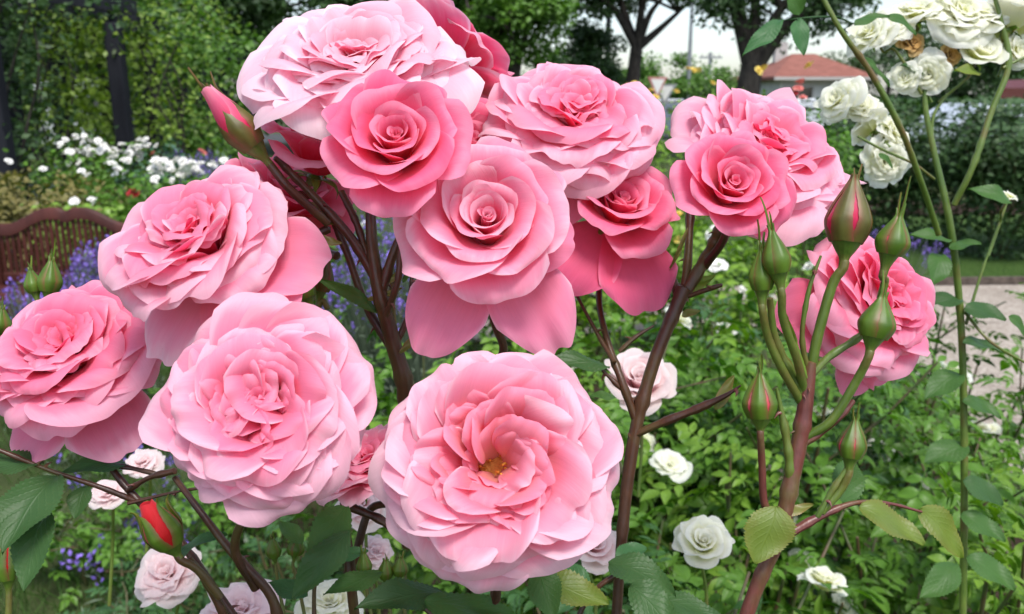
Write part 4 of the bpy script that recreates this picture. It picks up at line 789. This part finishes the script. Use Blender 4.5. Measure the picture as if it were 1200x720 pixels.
rose('very large full rose at the lower left with a twisted heart', 313, 482, .33, (.02, .34, 1), 'open', .0480, 32, M_soft, n=80, stalk=[(300, 580, .37), (275, 640, .38), (300, 690, .39)], messy=1.5, height=1.1, depth=.80, quarter=3, qr=.17)
rose('largest full rose at the lower centre showing golden stamens', 583, 545, .33, (.0, .36, 1), 'open', .0495, 33, M_gold, n=80, stalk=[(585, 640, .37), (580, 720, .38)], hole=.145, messy=1.4, height=.8, stamens=True, depth=.80, quarter=4, qr=.12)
rose('salmon tinted rose mostly hidden under the palest rose, left of the dark stems', 372, 192, .425, (.30, 1, .35), 'cup', .032, 34, M_pink, stalk=[(345, 222, .42), (372, 246, .41)], openness=1.0)
rose('deep pink rose in the gap between the palest and upper centre roses', 552, 186, .445, (.1, .6, .8), 'cup', .034, 35, M_deep, stalk=[(540, 270, .43), (500, 320, .42)], openness=1.1)
rose('pink rose half hidden behind the upper left rose, next to the dark stems', 330, 250, .43, (.35, .9, .45), 'cup', .034, 36, M_pink, stalk=[(360, 290, .43), (395, 300, .415)], openness=1.2)
rose('pink rose showing only a few petals between the two largest lower roses', 438, 548, .41, (-.25, .9, .5), 'open', .030, 37, M_soft, n=34, stalk=[(432, 600, .42), (415, 660, .42)])

# ------------------------------------------------------------------ buds
def budr(h, Rb): return np.where(h < .34, Rb * (.66 + .34 * np.sin(np.pi / 2 * np.clip(h / .34, 0, 1))), Rb * (.09 + .91 * (.55 * np.cos(np.pi / 2 * np.clip((h - .34) / .66, 0, 1)) ** 1.3 + .45 * (1 - np.clip((h - .34) / .66, 0, 1)) ** 1.1)))
def bud(label, base, tip, wpx, mat, sm, seed, stalk=(), gap=.75, open_=0.0, tail=.3, reflex=(), srad=(.0012, .0016), smat=None, group='rose buds among the pink roses', body=.72, hip=.06):
    rnd = random.Random(seed); b, t = P(*base), P(*tip); ax = t - b; Lt = np.linalg.norm(ax); m = frame_of(b, ax); root = thing('rose_bud', label, 'rose bud', group=group, mat=m)
    Rb = .88 * wpx * base[2] / FPX / 2; z0 = Lt * hip; Lb = Lt * (body - hip)
    # receptacle
    mb = MB(); zh = Lt * hip; rl = Lt * .20; lathe(mb, [(srad[0], zh - rl * 1.5), (srad[0] * 1.12, zh - rl), (max(Rb * .46, srad[0] * 1.2), zh - rl * .5), (Rb * .62, zh - rl * .12), (Rb * .66, zh), (Rb * .60, zh + .0008)], np.zeros(3), (0, 0, 1), seg=16); mb.build('receptacle', M_hip, root)
    # tightly rolled petals
    ang = np.linspace(0, 2 * np.pi, 49); hh = np.linspace(0, 1, 26)[:, None]
    for k in range(3):
        a = ang[None, :25] * 1.0 + k * 2.0944; uu = np.linspace(-1, 1, 25)[None, :]
        r = budr(hh, Rb * .93) * (1 - .05 * uu) + .0003; tipz = 1 - .10 * np.abs(uu) ** 2; z = z0 + Lb * (.95 + .22 * open_) * hh * tipz; r = r + open_ * Rb * hh ** 2 * .55
        aa = a + hh * .9 * (1 - open_); mb = MB(); mb.add(np.stack([r * np.cos(aa), r * np.sin(aa), z], -1).reshape(-1, 3), gridf(25, 26), np.stack([(uu + 1) / 2 + 0 * hh, hh + 0 * uu], -1).reshape(-1, 2)); mb.build('petal', mat, root)
    for k in range(5):
        az = k * 1.2566 + rnd.uniform(-.08, .08); T = np.linspace(0, 1, 30)[:, None]; u = np.linspace(-1, 1, 9)[None, :]
        tl = tail * (1.35, .45, .30, .80, .25)[(k + seed) % 5]; tot = 1 + tl
        h = T * tot; hb = np.clip(h, 0, 1); rr = budr(hb, Rb) + .0006 - .0005 * u ** 2 + .0004 * np.exp(-(u / .2) ** 2) + .0003 * (k % 2)
        z = z0 * .94 + Lb * h
        ref = reflex[k] if k < len(reflex) else 0
        half = np.where(h < 1, 1.2566 / 2 * Rb * gap * (1.0 - hb ** 2.2) ** .9 * 1.12, 0) + .0014 * (1 - T) ** .6 + .0001
        half = np.minimum(half, np.maximum(rr, .0008) * 1.0) * (1 + .03 * np.sin(T * 47 + k)) * rnd.uniform(.88, 1.08)
        az += .25 * (rnd.random() - .5)
        s = u * half; a = s / np.maximum(rr, .0009); x = rr * np.cos(a); y = rr * np.sin(a) + .0004 * np.sin(9 * T + k) * (h > 1)
        over = np.clip(h - .9, 0, 1); x = x + over ** 1.5 * Lb * rnd.uniform(-.10, .22)
        if ref:                                                # sepal bending away from the bud
            bt = ref * T ** 1.3 * 1.5; L_ = Lb * h; x = x + L_ * np.sin(bt) * .9; z = z0 * .94 + Lb * h * np.cos(bt) + 0 * u
        mb = MB(); v = np.stack([x, y, z + 0 * u], -1).reshape(-1, 3); mb.add(rotz(v, az), gridf(9, 30), np.stack([(u + 1) / 2 + 0 * T, T + 0 * u], -1).reshape(-1, 2)); mb.build('sepal', sm, root)
    if stalk:
        pts = [np.array([0, 0, zh - rl * .9]), np.array([0, 0, zh - rl * 1.3 - .002])] + [loc(m, P(*p)) for p in stalk]; mb = MB(); tube(mb, pts, np.linspace(srad[0], srad[1], len(pts)), seg=9, n=7, wob=.03); mb.build('stalk', smat or M_stemg, root)
    return root
bud('pink bud just opening, with bronze sepals, left of the palest rose', (302, 176, .385), (238, 100, .375), 44, M_hotp, M_sepalr, 1, stalk=[(340, 222, .39), (385, 262, .40)], gap=.68, open_=.45, reflex=(0, .0, .15), body=.92, srad=(.0018, .0022), smat=M_stemd)
bud('largest upright bud striped green and pink, at the right', (991, 290, .375), (1003, 196, .375), 58, M_hotp, M_sepalr, 2, stalk=[(975, 335, .378), (958, 395, .382), (949, 440, .385)], gap=.54, tail=.16, body=.88, hip=.06, srad=(.0020, .0025))
bud('green bud with a long twisted tip right of the striped bud', (1040, 303, .375), (1062, 222, .372), 40, M_coral, M_sepal, 3, stalk=[(1037, 330, .378), (1032, 350, .38)], gap=.92, tail=.75, body=.62, srad=(.0018, .0018))
bud('round green bud directly beneath the twisted tipped bud', (1022, 400, .37), (1038, 330, .37), 44, M_coral, M_sepal, 4, stalk=[(1004, 446, .375), (975, 492, .38), (945, 512, .385)], gap=.92, tail=.45, body=.75, srad=(.0018, .0021))
bud('right one of two green buds below the smaller upper right rose', (913, 325, .36), (900, 245, .36), 36, M_coral, M_sepal, 5, stalk=[(918, 375, .365), (935, 425, .375), (943, 462, .385)], gap=.92, tail=.6, body=.68, srad=(.0016, .0020))
bud('left and lower one of two green buds below the smaller upper right rose', (893, 345, .365), (890, 268, .365), 30, M_coral, M_sepal, 6, stalk=[(900, 395, .37), (915, 430, .375), (938, 470, .385)], gap=.92, tail=.6, body=.66, srad=(.0016, .0020))
bud('low green bud with a pink slit, left of the thick red cane', (891, 494, .375), (890, 424, .375), 44, M_coral, M_sepal, 7, stalk=[(893, 545, .38), (896, 590, .383), (912, 612, .386)], gap=.55, tail=.3, body=.82, srad=(.0015, .0018), smat=M_stemr)
bud('shaded bud with a coral stripe right of the thick red cane', (996, 540, .385), (1004, 480, .385), 34, M_coral, M_sepal, 8, stalk=[(984, 575, .387), (962, 600, .388)], gap=.60, tail=.35, body=.8, srad=(.0018, .0022))
bud('red bud opening, under the lower left rose', (205, 645, .375), (172, 592, .37), 46, M_redp, M_sepal, 9, stalk=[(232, 668, .38), (258, 700, .385)], gap=.50, open_=.5, body=1.0, tail=.1, hip=.12, reflex=(.25, .2, .3, .1, .2), srad=(.0017, .0020), smat=M_stemd)
bud('small red bud at the lower left edge', (10, 682, .40), (8, 625, .40), 28, M_redp, M_sepal, 10, stalk=[(10, 720, .40), (8, 760, .40)], gap=.42, open_=.2, body=.95, tail=.1, srad=(.0014, .0016))
bud('green bud at the left over the purple lavender', (57, 345, .45), (62, 290, .45), 26, M_coral, M_sepal, 11, stalk=[(52, 380, .45), (60, 430, .45)], gap=.92, tail=.5, srad=(.0013, .0015))
bud('small leaning green bud at the left beside its twin', (42, 345, .45), (33, 306, .45), 20, M_coral, M_sepal, 12, stalk=[(48, 380, .45), (60, 430, .45)], gap=.92, tail=.5, srad=(.0012, .0015))
bud('green bud peeping in at the left edge', (-2, 392, .45), (4, 350, .45), 26, M_coral, M_sepal, 13, stalk=[(0, 430, .45), (20, 470, .45)], gap=.92, tail=.4)
bud('coral bud hanging beside the dark stems, left of them', (375, 345, .43), (386, 285, .43), 24, M_coral, M_sepalr, 14, stalk=[(378, 352, .43), (384, 362, .43)], gap=.8, tail=.4)
bud('coral bud half hidden behind the upper left rose', (362, 352, .42), (345, 318, .42), 26, M_redp, M_sepal, 15, stalk=[(372, 372, .425), (380, 390, .43)], gap=.8, tail=.2)
bud('slim pink bud between the dark stems', (460, 350, .46), (458, 318, .46), 14, M_coral, M_sepalr, 16, stalk=[(462, 380, .46), (466, 410, .46)], gap=.6, tail=.2)
bud('tiny dark red bud left of the forked cane above the lower centre rose', (716, 510, .46), (712, 486, .46), 14, M_redp, M_sepal, 17, stalk=[(722, 530, .46), (732, 560, .44)], gap=.6, tail=.2, srad=(.001, .001))

# ------------------------------------------------------------------ canes and their leaves
def px_seed(b): return (b[0] * 7.3 + b[1]) % 6.28
def nleaf(parent, origin, base, tip, wpx, mat, up=.5, fold=.22, droop=.06, side=0.0, stalk=None, teeth=16):
    b, t = P(*base), P(*tip); ax = t - b; L = np.linalg.norm(ax); wd = wpx * base[2] / FPX / 2 / L
    tm = leaf_tmpl(9, 65, wd=wd, fold=fold, droop=droop + .10, power=.78, serr=.15, teeth=teeth)
    k_ = tm[0]; k_[:, 2] += .035 * np.sin(9 * k_[:, 0] + 40 * wd) * np.abs(k_[:, 1]) / wd; k_[:, 1] += .07 * np.sin(2.6 * k_[:, 0] + px_seed(base))
    nr = -FW * (1 - up) + np.array([0, 0, 1.0]) * up + RT * side; M = frames(ax[None], nr[None]); mb = MB(); scatter(mb, tm, b[None], M, [L])
    if stalk is not None: tube(mb, [P(*stalk), (P(*stalk) + b) / 2 + np.array([0, 0, .0008]), b, b + ax * .15], [.0007, .0006, .0005, .0003], seg=6)
    return mb.build('leaf', mat, parent, origin=origin)
def cane(label, branches, leaves=(), mat=None, thorns=0, seed=1, bracts=(), group='flowering canes in the foreground'):
    """branches: lists of (px, py, depth, width in px); the first branch is the main one"""
    g = np.random.default_rng(seed); o = P(*branches[0][0][:3]); r = thing('rose_cane', label, 'rose cane', o, group)
    allc = []
    for br in branches:
        mb = MB(); m_ = mat or M_stemd
        if isinstance(br[-1], str): m_ = {'g': M_stemg, 'r': M_stemr, 'd': M_stemd}[br[-1]]; br = br[:-1]
        c_ = tube(mb, [P(*p[:3]) for p in br], [p[3] * p[2] / FPX / 2 for p in br], seg=12, n=8, wob=.012, nodes=4); allc.append((c_, br)); mb.build('stem', m_, r, origin=o)
    for k in range(thorns):
        c_, br = allc[k % len(allc)]; i = int(g.integers(2, len(c_) - 3)); p = c_[i]; t = c_[i + 1] - c_[i - 1]; t /= np.linalg.norm(t); rad = br[0][3] * br[0][2] / FPX / 2 * .6
        d = g.normal(size=3); d -= t * d.dot(t); d /= np.linalg.norm(d); e = p + d * (rad + .0035) - t * .0014; mb = MB(); tube(mb, [p + d * rad * .5, p + d * (rad + .0012), e], [.0012, .0007, .0001], seg=6, n=4); mb.build('thorn', M_stemr, r, origin=o)
    for lf in leaves: nleaf(r, o, *lf[:4], **(lf[4] if len(lf) > 4 else {}))
    for (b_, t_, w_) in bracts: nleaf(r, o, b_, t_, w_, M_sepalr, up=.3, teeth=5).name = 'bract'
    return r
cane('thick dark upright cane left of the centre, forking into many flower stalks',
     [[(478, 640, .43, 15), (478, 480, .41, 20), (460, 400, .405, 19), (444, 340, .40, 17), (436, 285, .40, 14), (434, 235, .405, 12)], [(440, 325, .40, 13), (412, 280, .40, 11), (375, 238, .40, 10), (338, 200, .395, 8), (322, 185, .39, 6)],
      [(446, 345, .40, 12), (462, 295, .40, 11), (484, 250, .40, 12), (496, 215, .41, 12)], [(466, 420, .405, 11), (430, 360, .41, 10), (408, 300, .41, 9), (392, 262, .41, 8)], [(430, 300, .40, 8), (418, 262, .405, 8), (400, 225, .41, 8)],
      [(464, 405, .405, 8), (478, 370, .41, 6), (482, 330, .415, 5), (486, 290, .42, 4)], [(452, 370, .40, 8), (466, 330, .395, 7), (470, 290, .395, 8), (472, 258, .39, 9)]],
     leaves=[((440, 372, .40), (372, 318, .40), 17, M_lf, dict(up=.4)), ((450, 330, .40), (492, 300, .40), 10, M_sepalr), ((470, 330, .40), (497, 296, .405), 9, M_lf)],
     bracts=[((402, 282, .40), (350, 276, .40), 12), ((392, 262, .40), (345, 232, .405), 12), ((430, 350, .40), (470, 335, .40), 9), ((470, 415, .40), (498, 372, .405), 10)], thorns=10, seed=3)
cane('dark forked cane at the centre right rising behind the lower centre rose',
     [[(722, 730, .42, 12), (728, 640, .42, 13), (736, 560, .42, 15), (748, 490, .42, 15), (768, 420, .42, 15), (790, 366, .42, 16), (802, 338, .42, 19)], [(800, 348, .42, 15), (822, 312, .42, 14), (838, 285, .415, 14), (848, 262, .41, 15)],
      [(801, 345, .42, 10), (806, 305, .425, 10), (810, 225, .435, 8)], [(796, 352, .42, 10), (784, 315, .435, 8), (758, 262, .452, 6)], [(746, 495, .42, 10), (728, 445, .42, 9), (712, 400, .43, 8), (702, 352, .44, 7), (706, 300, .448, 6)],
      [(738, 512, .42, 10), (775, 496, .415, 9), (820, 478, .41, 9), (850, 464, .405, 6), (868, 452, .402, 2)], [(720, 425, .42, 6), (704, 398, .43, 5), (684, 362, .435, 4), (668, 330, .44, 3)], [(742, 470, .42, 5), (718, 446, .42, 4), (706, 434, .42, 4)],
      [(800, 350, .42, 5), (822, 342, .415, 5), (846, 334, .41, 4)], [(726, 412, .42, 5), (745, 395, .42, 4), (766, 382, .42, 3)]],
     leaves=[((800, 372, .42), (820, 362, .42), 12, M_sepalr), ((714, 430, .42), (640, 420, .41), 34, M_lfd, dict(up=.75)), ((722, 465, .42), (690, 462, .42), 14, M_lf, dict(up=.7)), ((835, 478, .41), (862, 440, .41), 16, M_sepalr), ((803, 345, .42), (835, 318, .42), 16, M_lfy)],
     bracts=[((808, 268, .42), (778, 318, .42), 5)], thorns=12, seed=4)
cane('red brown cane with many buds on the right, leaning up from the bottom edge',
     [[(868, 740, .39, 17), (890, 680, .388, 17), (912, 630, .386, 17), (928, 560, .385, 19), (940, 500, .385, 19), (946, 455, .384, 17), (950, 425, .383, 13)], [(914, 632, .386, 12), (960, 606, .388, 9), (1000, 590, .39, 6), (1040, 590, .394, 4), (1080, 600, .40, 3)],
      [(942, 520, .385, 9), (960, 508, .384, 8), (985, 488, .384, 7, ), (1000, 470, .384, 6)], [(946, 470, .385, 12), (925, 435, .383, 11), (908, 395, .38, 9), (902, 350, .375, 8), 'g'], [(950, 440, .384, 10), (972, 418, .384, 9), (1000, 400, .384, 8), (1016, 388, .384, 6), 'g'],
      [(926, 580, .3855, 11), (925, 540, .383, 10), (919, 500, .382, 8), (910, 455, .380, 4), 'g'], [(948, 440, .384, 7), (940, 395, .38, 6), (948, 340, .376, 5), (962, 300, .374, 3), 'g'], [(958, 606, .387, 6), (975, 575, .386, 6), (995, 545, .385, 6), 'g']],
     leaves=[((905, 592, .38), (893, 662, .372), 62, M_lfy, dict(up=.2, teeth=20, fold=.1)), ((1008, 590, .388), (1090, 632, .38), 52, M_lfy, dict(up=.75, teeth=20)), ((1075, 600, .40), (1138, 652, .40), 44, M_lfy, dict(up=.4, teeth=18)),
             ((985, 590, .39), (1012, 534, .41), 40, M_lf, dict(up=.4)), ((912, 600, .385), (955, 590, .385), 14, M_sepalr), ((948, 452, .384), (925, 345, .37), 10, M_sepal, dict(up=.1, teeth=4))],
     bracts=[((905, 606, .384), (935, 566, .384), 8)], mat=M_stemr, thorns=9, seed=5)
cane('dark arching canes at the lower left below the large rose',
     [[(300, 760, .40, 11), (258, 700, .40, 10), (215, 640, .40, 9), (165, 590, .405, 9), (128, 545, .41, 8), (108, 505, .415, 8)], [(165, 590, .405, 6), (120, 572, .40, 6), (60, 552, .395, 5), (0, 528, .39, 5), (-30, 515, .39, 5)],
      [(330, 760, .395, 12), (318, 700, .39, 11), (270, 645, .385, 10), (235, 600, .39, 8), (205, 560, .40, 7)], [(150, 575, .405, 6), (175, 560, .40, 6), (205, 552, .395, 8)], [(290, 780, .40, 9), (262, 720, .39, 9), (240, 680, .385, 8), (222, 655, .38, 7)],
      [(128, 545, .41, 6), (150, 548, .41, 5), (185, 556, .41, 5)], [(420, 760, .42, 13), (412, 690, .41, 12), (408, 640, .41, 11), (400, 595, .41, 10)], [(150, 590, .402, 5), (210, 576, .40, 3), (255, 570, .40, 2)]],
     leaves=[((72, 558, .395), (-2, 640, .365), 70, M_lfd, dict(up=.6, teeth=22, fold=.3)), ((50, 545, .395), (-20, 535, .39), 44, M_lfd, dict(up=.8)), ((150, 548, .41), (66, 545, .40), 34, M_lfb, dict(up=.85)), ((104, 570, .40), (84, 606, .39), 30, M_lfd, dict(up=.6)),
             ((62, 600, .39), (20, 690, .37), 46, M_lfd, dict(up=.5)), ((205, 650, .39), (258, 622, .385), 30, M_lfb, dict(up=.8)), ((255, 570, .40), (275, 560, .40), 14, M_lf)], thorns=10, seed=6)
cane('green leafy shoots along the bottom edge under the lower centre rose',
     [[(585, 780, .38, 13), (580, 700, .38, 11), (578, 650, .38, 9)], [(400, 590, .41, 8), (425, 600, .41, 9), (450, 612, .41, 9), (480, 640, .41, 8)], [(540, 760, .40, 9), (500, 715, .40, 6), (455, 690, .40, 4)], [(660, 770, .40, 8), (690, 700, .40, 6), (735, 665, .40, 4)], [(370, 760, .41, 6), (368, 700, .41, 5), (372, 640, .41, 4)]],
     leaves=[((412, 596, .39), (352, 668, .375), 52, M_lf, dict(up=.5)), ((405, 618, .38), (338, 702, .365), 44, M_lfd, dict(up=.6)), ((448, 668, .39), (378, 690, .38), 30, M_lf, dict(up=.75)), ((520, 690, .39), (420, 708, .37), 46, M_lfd, dict(up=.7, teeth=20)), ((500, 700, .38), (600, 712, .37), 42, M_lf, dict(up=.7)),
             ((628, 668, .39), (655, 720, .375), 44, M_lf, dict(up=.5)), ((640, 676, .40), (712, 700, .385), 46, M_lfy, dict(up=.6)), ((712, 662, .40), (790, 690, .38), 48, M_lfd, dict(up=.65)), ((720, 652, .405), (760, 640, .41), 30, M_lfb, dict(up=.7)),
             ((735, 690, .385), (800, 738, .37), 50, M_lfd, dict(up=.5)), ((690, 690, .41), (660, 650, .42), 26, M_lfb, dict(up=.7)), ((360, 700, .40), (318, 676, .40), 30, M_lfb, dict(up=.8)), ((770, 700, .40), (850, 716, .39), 40, M_lfd, dict(up=.75)), ((395, 655, .40), (430, 640, .405), 26, M_lfb, dict(up=.8)), ((350, 640, .41), (330, 605, .42), 22, M_lf, dict(up=.8))],
     mat=M_stemd, thorns=1, seed=7)
for i, (b, t, lab) in enumerate([((428, 674, .40), (425, 638, .40), 'left green bud of the three under the lower centre rose'), ((452, 680, .40), (452, 648, .40), 'middle green bud of the three under the lower centre rose'), ((468, 676, .40), (470, 645, .40), 'right green bud of the three under the lower centre rose'),
                               ((322, 655, .42), (318, 622, .42), 'small yellow green bud below the lower left rose, left of its twin'), ((345, 652, .42), (350, 620, .42), 'small yellow green bud below the lower left rose, right of its twin')]):
    bud(lab, b, t, 17, M_coral, M_sepal, 40 + i, stalk=[(b[0] + 4, b[1] + 30, b[2]), (b[0] + 12, b[1] + 70, b[2])], gap=1.04, tail=.3, srad=(.0007, .0009))

# ------------------------------------------------------------------ the white roses and long shoots at the upper right
W = 'creamy white roses at the upper right'
def wr(label, px, py, dr, rpx, seed, d=.68, mat=None, n=26, kind='open', **k): return rose(label, px, py, d, dr, kind, rpx * 1.15 * d / FPX, seed, mat or M_white, n=n, name='white_rose', group=W, q=.62, stalk=k.pop('stalk', ()), srad=(.0010, .0013), smat=M_stemg, **k)
wr('shaggy white rose at the top, third from the right corner', 1122, 22, (.2, .5, .9), 44, 51, n=44, ruf=1.4)
wr('white rose at the top left of the white bunch, tilted up', 1075, 18, (-.2, .9, .5), 32, 52, stalk=[(1085, 60, .68), (1092, 110, .68)])
wr('white rose at the left of the upper bunch above brown ones', 1022, 42, (-.7, .5, .5), 32, 53, stalk=[(1050, 60, .68), (1080, 110, .68)])
wr('white rose at the upper right corner, seen from below', 1182, 30, (.4, .7, -.3), 40, 54, stalk=[(1180, 60, .68), (1170, 90, .68)])
wr('white rose directly at the right edge below the corner', 1200, 12, (.4, .8, .4), 34, 55)
wr('round white rose right of the wilted brown ones', 1146, 66, (.1, .6, .9), 26, 56, kind='cup', stalk=[(1135, 90, .68), (1100, 120, .69)])
wr('wilted rose turning brown at its heart, upper bunch, left', 1068, 52, (0, .2, 1), 17, 57, mat=M_brown, n=20, ruf=2)
wr('wilted rose turning brown at its heart, upper bunch, right', 1112, 66, (.2, 0, 1), 15, 58, mat=M_brown, n=20, ruf=2)
wr('white rose drooping under the wilted ones', 1088, 88, (-.3, -.2, .7), 26, 59, stalk=[(1092, 70, .69), (1085, 100, .69)])
wr('white rose hanging at the left of the lower bunch, facing left', 985, 120, (-.7, .4, .5), 30, 60, stalk=[(1010, 135, .68), (1040, 165, .68)])
wr('white rose of the lower bunch, middle, seen from behind', 1022, 150, (-.3, .5, -.4), 27, 61, stalk=[(1035, 165, .67), (1045, 175, .67)])
wr('ragged white rose lowest in the lower bunch', 1036, 188, (.1, -.3, .9), 31, 62, ruf=1.8, stalk=[(1050, 180, .69), (1062, 185, .68)])
wr('white rose at the right of the lower bunch', 1046, 158, (.6, .3, .8), 24, 63, stalk=[(1050, 180, .69), (1062, 185, .68)])
wr('small faded white rose near the right edge on a thin twig', 1182, 232, (.2, .8, .5), 11, 64, n=14, stalk=[(1172, 260, .7), (1158, 300, .7)])
wr('little cream white rose between the two white bunches', 1062, 92, (-.5, .1, .7), 20, 65, n=20, stalk=[(1070, 98, .69), (1085, 110, .69)])
wr('white rose filling the top between the shaggy one and the corner', 1150, 20, (0, .8, .8), 28, 151, n=30)
wr('white rose in the top bunch above the left wilted one', 1046, 34, (-.3, .5, .9), 24, 152, n=30)
wr('white rose at the right edge under the corner one', 1188, 62, (.3, .1, .9), 24, 153, n=30)
wr('white rose tucked at the upper left of the lower bunch', 1008, 128, (-.2, .6, .9), 24, 154, n=30)
cane('long pale green shoots carrying the white roses at the upper right',
     [[(1128, 740, .72, 8), (1130, 560, .71, 8), (1128, 420, .70, 8), (1122, 330, .69, 8), (1112, 255, .68, 8), (1095, 180, .68, 7), (1084, 120, .68, 6), (1086, 60, .68, 5)], [(1100, 275, .66, 7), (1080, 215, .64, 7), (1055, 150, .62, 7), (1020, 85, .61, 7), (985, 35, .60, 6), (955, -20, .60, 6)],
      [(1118, 240, .68, 7), (1140, 195, .67, 7), (1162, 130, .67, 7), (1182, 75, .67, 7), (1172, 20, .67, 5), (1160, -20, .67, 5)], [(1095, 210, .67, 3), (1070, 192, .66, 3), (1035, 176, .65, 3), (1005, 160, .65, 2.5)], [(1110, 250, .68, 4), (1092, 150, .68, 3.5), (1110, 110, .68, 3)],
      [(1132, 380, .70, 4), (1150, 320, .70, 3), (1170, 265, .70, 3), (1180, 238, .70, 2)], [(1126, 360, .70, 4), (1160, 400, .68, 3), (1210, 430, .68, 3)], [(1175, 80, .67, 4), (1195, 70, .67, 3), (1215, 62, .67, 3)], [(1092, 120, .68, 3), (1072, 80, .68, 3), (1060, 55, .68, 2)]],
     leaves=[((918, 24, .60), (868, 55, .59), 24, M_lfb, dict(up=.5, stalk=(985, 20, .60))), ((936, 22, .60), (946, 60, .59), 24, M_lfb, dict(up=.3, stalk=(985, 20, .60))), ((936, 18, .60), (930, -14, .59), 26, M_lf, dict(up=.3)), ((1000, 28, .61), (1045, 14, .61), 20, M_lf, dict(up=.6, stalk=(975, 20, .60))),
             ((1040, 20, .62), (1078, 36, .62), 22, M_lf, dict(up=.5)), ((1085, 90, .68), (1060, 72, .67), 22, M_lfd, dict(up=.6)), ((1095, 85, .68), (1124, 78, .68), 22, M_lfb, dict(up=.6)), ((1150, 88, .67), (1122, 76, .66), 20, M_lfy), ((1185, 240, .66), (1140, 215, .66), 26, M_lf),
             ((1108, 300, .68), (1094, 328, .66), 30, M_lf, dict(up=.4)), ((1112, 280, .68), (1070, 270, .67), 26, M_lf, dict(up=.7)), ((1112, 290, .68), (1150, 282, .67), 24, M_lf, dict(up=.7)), ((1124, 350, .69), (1085, 352, .68), 30, M_lfd, dict(up=.7)), ((1130, 360, .69), (1182, 372, .68), 34, M_lfd, dict(up=.6)),
             ((1128, 400, .69), (1178, 408, .68), 30, M_lfd, dict(up=.8)), ((1130, 440, .70), (1085, 462, .69), 34, M_lf, dict(up=.7)), ((1128, 470, .70), (1176, 486, .69), 30, M_lf, dict(up=.7)), ((1130, 520, .71), (1088, 540, .70), 36, M_lf, dict(up=.7)), ((1130, 560, .70), (1180, 590, .69), 36, M_lfd, dict(up=.6)), ((1128, 600, .70), (1180, 632, .68), 34, M_lf, dict(up=.6)),
             ((1135, 650, .66), (1192, 690, .64), 38, M_lf, dict(up=.6)), ((1120, 660, .66), (1080, 694, .64), 34, M_lf, dict(up=.6)), ((1010, 70, .63), (1048, 96, .63), 14, M_lf), ((1030, 180, .66), (1048, 196, .66), 12, M_lf), ((1182, 372, .68), (1210, 395, .68), 20, M_lf)],
     mat=M_stemg, seed=8, group='tall shoots at the right')
# single pale roses lower down
B = 'pale roses low between the leaves'
def br(label, px, py, d, dr, rpx, seed, mat=M_blush, kind='cup', **k): return rose(label, px, py, d, dr, kind, rpx * d / FPX, seed, mat, name='pale_rose', group=B, q=.8, srad=(.0012, .0014), smat=M_stemg, stalk=[(px + 4, py + 60, d + .02), (px, py + 130, d + .02)], **k)
br('bowl shaped blush rose behind the forked cane, right of the lower centre rose', 748, 452, .70, (.05, .75, .8), 42, 71, openness=.8)
br('pure white rose low in the leaves at the bottom centre right', 824, 640, .62, (-.05, .8, .8), 33, 72, mat=M_white)
br('blush rose peeping right of the lower centre rose near the bottom', 694, 642, .60, (.3, .7, .7), 31, 73)
br('pinkish white rose at the bottom left, right of the red bud', 200, 676, .62, (-.1, .8, .7), 44, 74, kind='open', n=34, messy=1.5)
br('blush rose behind the arching cane at left, below the left edge rose', 128, 580, .66, (.1, .8, .6), 26, 75, kind='open', n=30, messy=1.5)
br('pinkish white rose cut by the bottom edge, left of centre', 285, 725, .55, (.1, 1, .5), 60, 76, kind='open', n=36, messy=1.5)
br('pale rose cut by the bottom edge below the large left rose', 388, 712, .60, (.1, 1, .5), 46, 77, mat=M_white, kind='open', n=34, messy=1.5)
br('blush rose in the gap between the two largest lower roses', 425, 595, .60, (0, .8, .6), 36, 78, kind='open', n=30, messy=1.5)
br('pale rose half behind the lower left rose at the arching canes', 170, 545, .66, (0, .8, .6), 26, 79, kind='open', n=30, messy=1.5)
br('pale blush rose half hidden below the two dark leaves near the bottom, left of centre', 440, 650, .62, (.2, .8, .6), 26, 80, kind='open', n=30, messy=1.5)
for o in TMPL: bpy.data.objects.remove(o)
